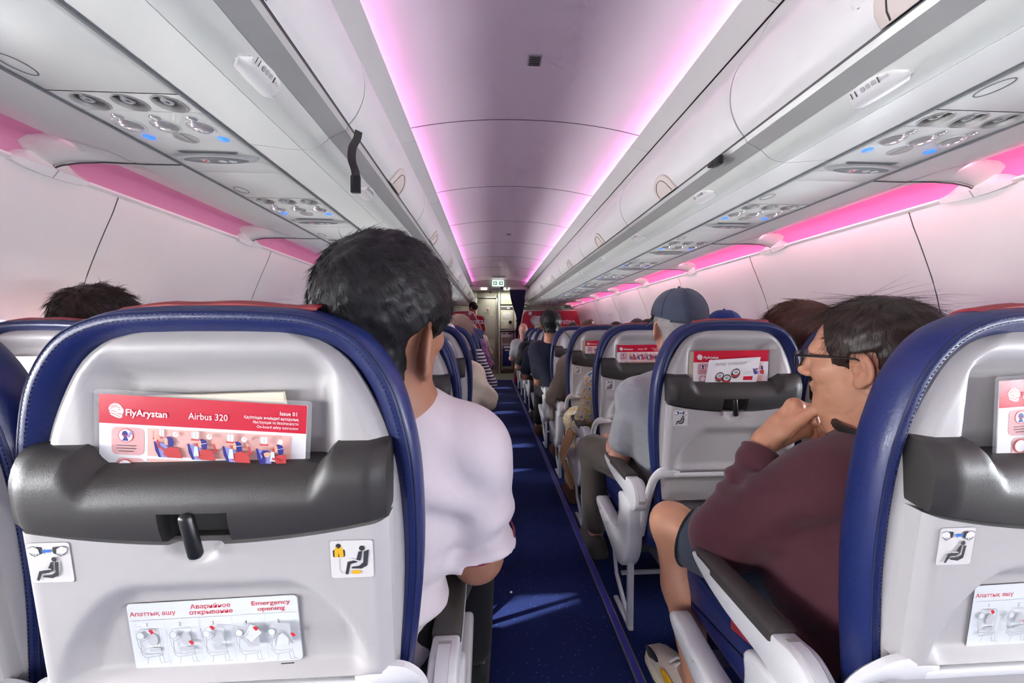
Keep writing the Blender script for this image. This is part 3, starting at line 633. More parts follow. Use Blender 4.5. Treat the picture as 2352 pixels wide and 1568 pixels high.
def m_arm():
    b = MB(); prof = crom([(0.137, 0.588), (0.128, 0.572), (0.08, 0.552), (0.0, 0.535), (-0.09, 0.528), (-0.135, 0.520), (-0.155, 0.500), (-0.185, 0.492), (-0.215, 0.505), (-0.228, 0.535), (-0.222, 0.570), (-0.200, 0.592), (-0.175, 0.600), (-0.13, 0.5955), (0.0, 0.5955), (0.10, 0.5955)], 4, True)
    prof = [tuple(p) for p in prof]
    b.loft([[(x, p[0], p[1]) for p in inset(prof, i)] for x, i in ((-0.0245, 0.006), (-0.0225, 0.0015), (-0.019, 0), (0.019, 0), (0.0225, 0.0015), (0.0245, 0.006))]); return b.mesh('armrest', 'arm_white', 40)
def m_pad():
    b = MB(); R = []
    for y, w_, z0, z1 in ((0.136, 0.012, 0.590, 0.598), (0.130, 0.019, 0.585, 0.602), (0.115, 0.0235, 0.580, 0.604), (0.0, 0.0255, 0.580, 0.604), (-0.08, 0.0265, 0.580, 0.604), (-0.128, 0.0265, 0.580, 0.604), (-0.132, 0.025, 0.582, 0.602)):
        R.append([(x, y, z) for x, z in ((-w_, z0), (-w_, z1-0.005), (-w_+0.004, z1-0.001), (-w_*0.4, z1+0.0015), (w_*0.4, z1+0.0015), (w_-0.004, z1-0.001), (w_, z1-0.005), (w_, z0))])
    b.loft(R); return b.mesh('armrest_pad', 'pad_dark', 40)
def m_armslot():
    b = MB(); pth = crom([(-0.150, 0.6015), (-0.180, 0.6012), (-0.205, 0.5905), (-0.226, 0.567), (-0.2315, 0.535)], 4)
    for x0, x1, m_, o in ((-0.0115, 0.0115, 0, 0.0), (-0.0108, 0.0108, 1, 0.0006)):
        P = pth if m_ == 0 else pth[1:-1]
        b.loft([[(x0, p[0]-o*0.6, p[1]+o), (x1, p[0]-o*0.6, p[1]+o), (x1, p[0]+0.004, p[1]-0.004), (x0, p[0]+0.004, p[1]-0.004)] for p in P], mi=m_)
    return b.mesh('armrest_insert', ['vent_grey', 'arm_white'], 40)
def m_endcap():
    b = MB(); prof = [tuple(p) for p in crom([(-0.175, 0.515), (-0.18, 0.42), (-0.172, 0.33), (-0.13, 0.255), (-0.07, 0.222), (0.0, 0.235), (0.10, 0.268), (0.20, 0.305), (0.238, 0.330), (0.240, 0.352), (0.215, 0.360), (0.12, 0.345), (0.03, 0.338), (-0.035, 0.352), (-0.060, 0.40), (-0.068, 0.46), (-0.072, 0.515)], 4, True)]
    b.loft([[(x, p[0], p[1]) for p in inset(prof, i)] for x, i in ((-0.032, 0.012), (-0.029, 0.004), (-0.022, 0), (0.018, 0), (0.024, 0.004), (0.026, 0.012))]); return b.mesh('end_cover', 'arm_white', 40)
def m_leg():
    b = MB()
    b.box((-0.012, -0.135, 0.0), (0.012, -0.115, 0.30), 0.004); b.box((-0.010, -0.14, 0.0), (0.010, 0.04, 0.012), 0.003)
    b.tube([(0, -0.125, 0.012), (0, 0.03, 0.115)], 0.009, 8); b.tube([(0, 0.03, 0.115), (0, 0.10, 0.30)], 0.008, 8); return b.mesh('leg_frame', 'metal_leg', 40)
def m_beam():
    b = MB(); b.tube([(-0.255, -0.09, 0.30), (0.255, -0.09, 0.30)], 0.022, 10); b.tube([(-0.255, 0.13, 0.31), (0.255, 0.13, 0.31)], 0.018, 10)
    for x in (-0.19, 0.19): b.box((x-0.012, -0.2, 0.285), (x+0.012, 0.22, 0.335), 0.006)
    return b.mesh('seat_beam', 'dark_metal', 40)
def m_bar():
    b = MB(); b.tube([(-0.262, 0.03, 0.115), (0.255, 0.03, 0.115)], 0.0095, 8); return b.mesh('baggage_bar', 'metal_leg', 40)
def m_belt():
    b = MB(); P = crom([(0.0, -0.10, 0.50), (0.0, -0.03, 0.485), (0.004, 0.04, 0.462), (0.006, 0.08, 0.45)], 4)
    b.loft([[(p[0]-0.002, p[1], p[2]-0.02), (p[0]+0.002, p[1], p[2]-0.02), (p[0]+0.002, p[1], p[2]+0.02), (p[0]-0.002, p[1], p[2]+0.02)] for p in P]); return b.mesh('seat_belt', 'red_cloth', 40)
# ---- printed stickers
def f_tray(x0, s0): return lambda x, y, dz: BK(x0+x, -0.0037-dz, s0+y)
def m_sticker_belt():
    pr = Print(['print_black'], f_tray(-0.2145, 0.339)); w_, h_ = 0.052, 0.055
    pr.rect('print_grey', 0, 0, w_, h_, 0.004); pr.rect('print_bg', 0.0006, 0.0006, w_-0.0006, h_-0.0006, 0.0036)
    for sx in (-1, 1):
        c = 0.026
        pr.poly('print_black', [(c+sx*a, y) for a, y in ((0.0065, 0.041), (0.0065, 0.049), (0.013, 0.050), (0.014, 0.038))])
        pr.poly('card_white', [(c+sx*a, y) for a, y in ((0.010, 0.040), (0.011, 0.047), (0.017, 0.0505), (0.0235, 0.048), (0.022, 0.042), (0.016, 0.037))])
        pr.line('print_black', [(c+sx*a, y) for a, y in ((0.010, 0.040), (0.011, 0.047), (0.017, 0.0505), (0.0235, 0.048))], 0.0007)
        pr.line('print_black', [(c+sx*a, y) for a, y in ((0.022, 0.042), (0.016, 0.037), (0.010, 0.040))], 0.0007)
        for q in range(3): pr.line('print_black', [(c+sx*(0.012+q*0.003), 0.041), (c+sx*(0.0135+q*0.003), 0.0385)], 0.0006)
    pr.poly('print_blue', [(0.020, 0.0445), (0.0245, 0.048), (0.0245, 0.046), (0.031, 0.046), (0.031, 0.043), (0.0245, 0.043), (0.0245, 0.041)])
    pr.disc('print_black', 0.0335, 0.0335, 0.0032)
    pr.poly('print_black', [(0.029, 0.030), (0.0325, 0.0305), (0.031, 0.019), (0.026, 0.0155), (0.017, 0.0145), (0.0125, 0.005), (0.0095, 0.006), (0.014, 0.018), (0.024, 0.0195)])
    pr.poly('print_black', [(0.034, 0.030), (0.0385, 0.030), (0.0365, 0.012), (0.029, 0.008), (0.018, 0.010), (0.018, 0.012), (0.028, 0.0125), (0.033, 0.016)])
    pr.line('print_bg', [(0.019, 0.021), (0.028, 0.0205)], 0.0016)
    return pr.mb.mesh('seat_belt_sticker', pr.mats, 0, fix=False)
def m_sticker_vest():
    pr = Print(['print_black'], f_tray(0.154, 0.331)); w_, h_ = 0.056, 0.054
    pr.rect('print_grey', 0, 0, w_, h_, 0.004); pr.rect('print_bg', 0.0006, 0.0006, w_-0.0006, h_-0.0006, 0.0036)
    pr.disc('print_black', 0.0115, 0.046, 0.0036)
    pr.rect('print_black', 0.004, 0.0305, 0.0195, 0.041, 0.002); pr.poly('print_yellow', [(0.006, 0.031), (0.0105, 0.0305), (0.0113, 0.038), (0.0122, 0.0305), (0.0178, 0.031), (0.0172, 0.042), (0.0145, 0.0455), (0.0118, 0.042), (0.009, 0.0455), (0.0065, 0.042)])
    pr.line('print_grey', [(0.0125, 0.029), (0.0125, 0.012), (0.014, 0.009), (0.019, 0.009)], 0.0007)
    pr.disc('print_black', 0.0415, 0.0425, 0.0037)
    pr.poly('print_black', [(0.037, 0.038), (0.042, 0.0385), (0.0395, 0.026), (0.034, 0.0225), (0.026, 0.0205), (0.0225, 0.006), (0.019, 0.006), (0.0225, 0.0235), (0.034, 0.0265)])
    pr.poly('print_black', [(0.044, 0.038), (0.0505, 0.0405), (0.0475, 0.018), (0.040, 0.0135), (0.0275, 0.014), (0.0275, 0.0165), (0.037, 0.0175), (0.0425, 0.0225)])
    pr.line('print_bg', [(0.0255, 0.0285), (0.037, 0.0245)], 0.0018)
    pr.rect('print_yellow', 0.027, 0.0065, 0.039, 0.0115, 0.002)
    return pr.mb.mesh('life_vest_sticker', pr.mats, 0, fix=False)
def m_placard():
    rot = math.radians(1.2); x0, s0 = -0.121, 0.1905
    def f(x, y, dz):
        X_, S_ = x0+x*math.cos(rot)-y*math.sin(rot), s0+x*math.sin(rot)+y*math.cos(rot); return BK(X_, 0.0145-0.0012-dz, S_)
    pr = Print(['placard_bg'], f); W, Hh = 0.222, 0.100
    # a thin backing plate first
    pr.rect('print_grey', 0.0005, -0.0006, W+0.001, Hh-0.0006, 0.006); pr.rect('placard_bg', 0, 0, W, Hh, 0.006)
    def tx(u): return u/2000*W
    def ty(v): return Hh-v/820*Hh
    for s_, u, v, al in (('Апаттық ашу', 290, 155, 530), ('Аварийное', 970, 100, 470), ('открывание', 970, 170, 510), ('Emergency', 1680, 100, 460), ('opening', 1680, 170, 330)):
        pr.text('print_red', s_, tx(u), ty(v), 0.0092, 'CENTER', 0.005, fit=tx(al))
    pr.line('print_light', [(tx(30), ty(205)), (tx(1970), ty(205))], 0.0005)
    for q in range(1, 5): pr.line('print_light', [(tx(395*q+20), ty(205)), (tx(395*q+20), ty(800))], 0.0005)
    for q in range(5):
        o = 395*q+20; L = lambda pts, w_=0.0007, c='print_grey': pr.line(c, [(tx(o+a), ty(b_)) for a, b_ in pts], w_)
        G = lambda pts, c='print_light': pr.poly(c, [(tx(o+a), ty(b_)) for a, b_ in pts])
        pr.text('print_black', str(q+1), tx(o+195), ty(275), 0.0075, 'CENTER')
        if q < 3:
            L([(90, 640), (90, 330), (110, 310), (300, 310), (320, 330), (320, 640)]); G([(240+62*math.cos(a), 440+78*math.sin(a)) for a in np.linspace(0, 2*PI, 15)[:-1]])
            G([(190, 540), (320, 540), (320, 590), (180, 590)])
        elif q == 3:
            G([(90, 300), (330, 300), (330, 560), (200, 560), (90, 420)]); G([(150, 420), (240, 280), (330, 330), (370, 400), (230, 520), (190, 470)], 'placard_bg'); L([(150, 420), (240, 280), (330, 330), (370, 400), (230, 520), (190, 470)])
        else:
            G([(90, 290), (320, 290), (330, 400), (330, 540), (130, 540)]); G([(130, 560), (170, 420), (230, 400), (300, 480), (290, 560)], 'placard_bg'); L([(130, 560), (170, 420), (230, 400), (300, 480), (290, 560)]); L([(240, 380), (340, 540)], 0.0018)
        L([(60, 400), (70, 520), (120, 610), (200, 620), (300, 610), (310, 640), (130, 660), (75, 580)]); L([(160, 660), (140, 740)]); L([(290, 650), (300, 730), (380, 725)]); L([(330, 600), (345, 720)])
        pr.disc('placard_bg', tx(o+105), ty(380), 0.005); L([(105+44*math.cos(a), 380+44*math.sin(a)) for a in np.linspace(0, 2*PI, 12)])
        L([(110, 440), (90, 560)]); L([(120, 450), (200, 410), (225, 360)])
        ar = {0: (235, 330), 1: (300, 480), 2: (180, 300), 3: (300, 330), 4: (350, 420)}[q]
        G([(ar[0]-25, ar[1]-18), (ar[0]+15, ar[1]-22), (ar[0]+40, ar[1]+12), (ar[0]+10, ar[1]+35), (ar[0]-10, ar[1]+10)], 'print_red')
    pr.rect('print_black', tx(1780), ty(785), tx(1940), ty(770))
    return pr.mb.mesh('instruction_placard', pr.mats, 0, fix=False)
ROWORD = ['nearest', 'second', 'third', 'fourth', 'fifth', 'sixth', 'seventh', 'eighth', 'ninth', 'tenth']
SEATX = {}
def make_seat(row, sg, col):             # col 0 aisle, 1 middle, 2 window
    cx = (-0.365 if sg < 0 else 0.815) + sg*0.514*col; SEATX[(row, sg, col)] = cx
    pos = ['aisle', 'middle', 'window'][col]
    lvl = 0 if row == 0 else (1 if row < 4 else 2)
    t = thing('cabin_seat', 'blue leather %s seat with grey back shell, %s row ahead on the %s' % (pos, ROWORD[row], 'left' if sg < 0 else 'right'), 'airplane seat', (cx, PITCH*row+0.80-(0.03 if sg > 0 else 0), 0), 0, 'blue and grey cabin seats')
    g = lambda name, key, fn, par=None, label=None: link(name, SM(key, fn), par or t, label)
    q = 0 if lvl == 0 else lvl
    bc = g('back_cushion', 'cush%d' % q, lambda: m_cushion([10, 6, 4][q]))
    if lvl < 2:
        g('piping', 'seam1', lambda: m_seam(0.0065, 0.0345), bc)
    if lvl == 0 and col < 2:
        for k, (i, d) in enumerate(((0.0165, 0.0318), (0.0105, 0.0322))):
            o = g('stitching', 'st%d' % k, lambda: m_stitch(i, d), bc); o['kind'] = 'stuff'
    g('back_shell', 'shell%d' % q, lambda: m_shell([60, 40, 20][q], [61, 41, 21][q]))
    pk = g('literature_pocket', 'pocket%d' % q, lambda: m_pocket([61, 41, 21][q], q < 2))
    if lvl < 2: g('tray_latch', 'latch', m_latch)
    tr_ = g('tray_table', 'tray%d' % q, lambda: m_tray([46, 30, 16][q], [61, 41, 21][q]))
    if lvl < 2 or col == 0:
        g('seat_belt_sticker', 'stb', m_sticker_belt, tr_); g('life_vest_sticker', 'stv', m_sticker_vest, tr_)
    if lvl == 0: g('instruction_placard', 'plc', m_placard, tr_)
    g('tray_rail', 'rail', m_rail)
    for s_ in (-1, 1): g('tray_arm', 'ta%d' % s_, lambda: m_arm_link(s_))
    g('kick_panel', 'kick', m_kick); sc_ = g('seat_cushion', 'sc', m_seat)
    if lvl < 2: g('seat_seam', 'scs', m_seatseam, sc_)['kind'] = 'stuff'
    if row < 6 or col == 0: g('headrest_cover', 'hd', m_head)
    ax = -sg*0.283
    a = g('armrest', 'arm', m_arm); a.location.x = ax
    g('armrest_pad', 'pad', m_pad, a)
    if lvl < 2 or col == 0: g('armrest_insert', 'slot', m_armslot, a)
    g('seat_beam', 'beam', m_beam); g('baggage_bar', 'bar', m_bar)
    if col == 0:
        e = g('end_cover', 'ec', m_endcap); e.location.x = ax
        if sg < 0: e.scale.x = -1
        l_ = g('leg_frame', 'leg', m_leg); l_.location.x = ax
    else:
        l_ = g('leg_frame', 'leg', m_leg); l_.location.x = 0.2*sg
    bl = g('seat_belt', 'belt', m_belt); bl.location.x = ax*0.86
    return t
SEATS = {}
for row in range(0, 10):
    for sg in (-1, 1):
        for col in range(3): SEATS[(row, sg, col)] = make_seat(row, sg, col)

# ---- safety cards, leaflets and magazines standing in the pockets
def card_frame(seat, x0, s_top, rot, n0, lean=0.05):       # card-local (u right, v down from the top left) -> seat-local
    c, s = math.cos(rot), math.sin(rot)
    def f(u, v, dz):
        x = x0+u*c+v*s; ss = s_top+u*s-v*c; n = n0-lean*(s_top-ss)-dz*1.0; return BK(x, n, ss)
    return f
def make_card(seat, x0, s_top, rot, label, detail=True):
    t = thing('safety_card', label, 'safety card', seat.location, 0, 'folded safety cards in seat pockets')
    f = card_frame(seat, x0, s_top, rot, 0.0345); W, V = 0.262, 0.145
    b = MB(); b.loft([[f(u, v, d) for u, v in ((0, 0), (W, 0), (W, V), (0, V))] for d in (-0.0012, -0.0001)]); b.build('card_sheet', 'card_white', t, 0)
    fp = lambda x, y, dz: f(x, -y, dz)
    pr = Print(['card_red'], fp); pr.rect('card_red', 0.0, -0.0385, W, 0.0); pr.build('header_band', t)
    pr2 = Print(['card_white'], fp); pr2.k = 2
    lion(pr2, 'card_white', 'card_red', 0.0115, -0.031, 0.0195)
    pr2.build('lion_emblem', t)
    pr3 = Print(['card_white'], fp); pr3.k = 12
    pr3.text('card_white', 'FlyArystan', 0.0335, -0.0265, 0.0125, bold=0.018, fit=0.051)
    if detail:
        pr3.text('card_white', 'Airbus 320', 0.112, -0.0265, 0.0125, bold=0.002, fit=0.0495)
        pr3.text('card_white', 'Issue 01', 0.2515, -0.0145, 0.0074, 'RIGHT', 0.012, fit=0.022)
        pr3.text('card_white', 'Қауіпсіздік жөніндегі нұсқаулық', 0.2525, -0.0210, 0.0054, 'RIGHT', 0.010, fit=0.070)
        pr3.text('card_white', 'Инструкция по безопасности', 0.2525, -0.0270, 0.0054, 'RIGHT', 0.002, fit=0.058)
        pr3.text('card_white', 'On-board safety instruction', 0.2525, -0.0330, 0.0054, 'RIGHT', 0.002, fit=0.053)
    o = pr3.build('lettering', t); o['kind'] = 'stuff'
    p = Print(['card_pink'], fp); p.rect('card_pink', 0.060, -0.0795, 0.243, -0.0425)
    p.rect('card_rose', 0.0155, -0.0795, 0.056, -0.0425, 0.007); p.rect('card_rose', 0.0215, -0.13, 0.056, -0.0835, 0.007); p.rect('card_pink', 0.060, -0.13, 0.243, -0.0835)
    p.disc('print_red', 0.0335, -0.0535, 0.0095); p.disc('card_white', 0.0335, -0.0535, 0.0085)
    p.poly('card_navy', [(0.0285, -0.0525), (0.030, -0.0478), (0.034, -0.0472), (0.0365, -0.0505), (0.035, -0.055), (0.037, -0.0605), (0.029, -0.0605), (0.0315, -0.056)]); p.line('card_violet', [(0.037, -0.054), (0.041, -0.048)], 0.003); p.line('print_red', [(0.029, -0.0525), (0.039, -0.055)], 0.001)
    for q in range(3): p.line('print_black', [(0.0225+0.003*(q == 2), -0.0668-q*0.0038), (0.0465-0.003*(q == 2), -0.0668-q*0.0038)], 0.0008)
    p.disc('print_red', 0.0335, -0.0945, 0.0095); p.disc('card_white', 0.0335, -0.0945, 0.0085)
    for k, u in enumerate((0.070, 0.1135, 0.159, 0.203)):
        q = lambda pts: [(u+a*0.001, -0.0425-b_*0.001) for a, b_ in pts]
        p.poly('card_white', q([(4 if k else 6, 0), (14 if k else 12, 0), (14 if k else 12, 7), (12, 9.5), (8, 9.5), (4 if k else 6, 7)])) if k < 4 else None
        for c_ in range(1 if k == 0 else 3): p.line('print_grey', q([(9 if k == 0 else 5+c_*4.2, 0), (9 if k == 0 else 5+c_*4.2, 9)]), 0.0005)
        p.rect('card_shirt', u+(0.0075 if k == 0 else 0.004), -0.0425-0.0115, u+(0.011 if k == 0 else 0.0155), -0.0425-0.0095)
        p.poly('card_violet', q([(0, 17), (13, 18), (18, 24), (20, 37), (8, 37), (4, 25)])); p.poly('card_navy', q([(-0.5, 16), (2.0, 16), (9, 37), (6, 37), (1.5, 28)]))
        p.poly('card_shirt', q([(13, 26), (20, 22.5), (29, 23), (33, 28), (36, 37), (30, 37), (18, 37), (12, 33)] if k != 3 else [(20, 27), (30, 23), (38, 23), (39, 37), (28, 37)]))
        hx = 0 if k < 3 else 10
        p.poly('card_skin', q([(13+hx, 13), (15+hx, 9.5), (18+hx, 11), (18+hx, 20), (15+hx, 20), (13+hx, 17)]))
        p.poly('card_navy', q([(15+hx, 9.5), (19+hx, 8.3), (23.5+hx, 10.5), (25+hx, 16), (24.5+hx, 21.5), (20+hx, 22.5), (17.5+hx, 19), (17+hx, 12)]))
        if k: p.line('card_white', q([(12+hx, 16.5), (24+hx, 14)]), 0.0006); p.rect('card_shirt', u+0.0105+hx*0.001, -0.0425-0.0185, u+0.0135+hx*0.001, -0.0425-0.0145); p.poly('card_ice', q([(9+hx, 19), (13+hx, 19), (15+hx, 32), (8+hx, 32)]))
        if k == 0: p.line('card_shirt', q([(13, 27), (5.5, 22), (4.5, 13)]), 0.0026); p.line('card_skin', q([(4.5, 13), (3.5, 7)]), 0.0022); p.line('card_shirt', q([(30, 25), (35, 35)]), 0.003)
        if k in (1, 2): p.line('card_shirt', q([(30, 25), (36.5, 24), (33, 14)]), 0.0026); p.line('card_skin', q([(33, 14), (31, 11)]), 0.002)
        if k == 3: p.disc('card_skin', u+0.014, -0.0425-0.022, 0.0045); p.poly('card_navy', q([(6, 22), (9, 17.5), (15, 17), (19, 20), (14, 19.5), (10, 21.5), (10, 27), (6, 37), (12, 37), (12, 29)])); p.line('card_shirt', q([(30, 31), (22, 28)]), 0.003)
        if k == 0: p.line('card_shirt', q([(0, 2), (0, 12)]), 0.0007); p.poly('card_shirt', q([(-1.3, 11), (1.3, 11), (0, 14)]))
        if k == 2: p.line('card_shirt', q([(25, 16), (34, 16)]), 0.0007); p.poly('card_shirt', q([(33.5, 14.5), (33.5, 17.5), (36, 16)]))
        p.disc('card_white', u+0.0275+(0.003 if k == 3 else 0), -0.0425-0.005, 0.0036); p.line('card_shirt', q([(27.5, 5), (29, 3)]), 0.0006)
    o = p.build('picture_strip', t); o['kind'] = 'stuff'
    if detail:
        b = MB(); bo = [(-0.006, V), (-0.006, -0.003), (-0.003, -0.006), (W+0.003, -0.006), (W+0.006, -0.003), (W+0.006, V)]; bi = [(0, V), (0, 0), (0, 0), (W, 0), (W, 0), (W, V)]
        b.loft([[f(u, v, d) for u, v in q] for q, d in ((bo, 0.0), (bi, 0.0), (bi, -0.001), (bo, -0.001), (bo, 0.0))], False, False, False); b.build('laminate_edge', 'clear_film', t, 0)
    return t
def make_paper(seat, name, label, cat, m, corners, th, n0, art=None):
    t = thing(name, label, cat, seat.location)
    b = MB(); C = corners
    P = []
    for i in range(9):
        v = i/8; row = []
        for j in range(9):
            u = j/8; x = (1-u)*(1-v)*C[0][0]+u*(1-v)*C[1][0]+u*v*C[2][0]+(1-u)*v*C[3][0]; s = (1-u)*(1-v)*C[0][1]+u*(1-v)*C[1][1]+u*v*C[2][1]+(1-u)*v*C[3][1]
            row.append((x, n0-0.0*u, s))
        P.append(row)
    b.grid([[BK(x, n-th, s) for x, n, s in r] for r in P]); b.grid([[BK(x, n, s) for x, n, s in r] for r in P])
    bd = P[0]+[r[-1] for r in P[1:]]+P[-1][-2::-1]+[r[0] for r in P[-2:0:-1]]; b.loft([[BK(x, n-th, s) for x, n, s in bd], [BK(x, n, s) for x, n, s in bd]], True, False, False)
    b.build('sheet', m, t, 0)
    if art: art(t, lambda u, v, dz: BK((1-u)*(1-v)*C[0][0]+u*(1-v)*C[1][0]+u*v*C[2][0]+(1-u)*v*C[3][0], n0-th-0.0003-dz, (1-u)*(1-v)*C[0][1]+u*(1-v)*C[1][1]+u*v*C[2][1]+(1-u)*v*C[3][1]))
    return t
make_card(SEATS[(0, -1, 0)], -0.142, 0.574, math.radians(-4.2), 'red and white safety card tilted in the pocket of the nearest left seat')
make_paper(SEATS[(0, -1, 0)], 'magazine', 'cream magazine edge showing behind the safety card in the nearest left pocket', 'magazine', 'cream_paper', [(-0.158, 0.566), (0.085, 0.572), (0.10, 0.44), (-0.142, 0.44)], 0.006, 0.046)
make_card(SEATS[(0, 1, 0)], -0.108, 0.585, math.radians(3.5), 'red and white safety card in the pocket of the nearest right seat')
def art_leaf(t, f):
    pr = Print(['print_grey'], lambda x, y, dz: f(x, 1-y, dz))
    v, fc = text_mesh('ЖАҢА ӨНІМДЕР', 1.0, 0.015, 'LEFT', 0.15); wmax = max(p[0] for p in v); pr.k += 1
    pr.mb.add([pr.f(0.12+p[0]/wmax*0.62, 0.80+p[1]*0.11, pr.k*pr.dz) for p in v], fc, pr.mi('print_grey'))
    for cx, cy in ((0.26, 0.42), (0.40, 0.34), (0.56, 0.52)):
        pr.disc('print_black', cx, cy, 0.085, 16, 0.16); pr.disc('card_white', cx, cy+0.04, 0.062, 16, 0.08); pr.disc('print_grey', cx, cy+0.04, 0.04, 16, 0.05); pr.rect('card_shirt', cx-0.07, cy-0.10, cx+0.07, cy-0.05)
    pr.rect('card_red', 0.72, 0.30, 0.90, 0.42); pr.rect('print_light', 0.74, 0.55, 0.86, 0.57); pr.rect('print_light', 0.74, 0.50, 0.86, 0.515)
    pr.build('leaflet_print', t)['kind'] = 'stuff'
make_card(SEATS[(1, 1, 0)], -0.137, 0.585, math.radians(0.6), 'red and white safety card behind a folded white leaflet, right seat second row', False)
make_paper(SEATS[(1, 1, 0)], 'magazine', 'thin cream magazine edge left of the safety card in the second right pocket', 'magazine', 'cream_paper', [(-0.148, 0.582), (0.0, 0.582), (0.0, 0.45), (-0.148, 0.45)], 0.005, 0.046)
make_paper(SEATS[(1, 1, 0)], 'folded_leaflet', 'white menu leaflet with snack pictures in the second right pocket', 'leaflet', 'card_white', [(-0.088, 0.556), (0.090, 0.566), (0.080, 0.455), (-0.100, 0.455)], 0.001, 0.024, art_leaf)
make_paper(SEATS[(0, 1, 0)], 'folded_leaflet', 'white paper leaflet beside the safety card in the nearest right pocket', 'leaflet', 'card_white', [(-0.045, 0.575), (0.10, 0.585), (0.11, 0.45), (-0.065, 0.45)], 0.001, 0.0245)
for row in (2, 3):
    make_card(SEATS[(row, 1, 0)], -0.145 if row == 2 else -0.13, 0.575, math.radians(0.5), 'red and white safety card in the %s right aisle seat pocket' % ROWORD[row], row == 2)
    make_paper(SEATS[(row, 1, 0)], 'magazine', 'cream magazine standing behind the safety card in the %s right pocket' % ROWORD[row], 'magazine', 'cream_paper', [(-0.165, 0.575), (0.0, 0.575), (0.0, 0.45), (-0.165, 0.45)], 0.006, 0.046)
make_card(SEATS[(1, -1, 0)], -0.09, 0.59, math.radians(0), 'safety card in the second left aisle pocket, half hidden by a head', False)
make_paper(SEATS[(1, -1, 2)], 'folded_leaflet', 'sunlit white leaflet in the left window seat pocket, second row', 'leaflet', 'card_white', [(-0.14, 0.575), (0.09, 0.575), (0.09, 0.45), (-0.14, 0.45)], 0.001, 0.024, art_leaf)
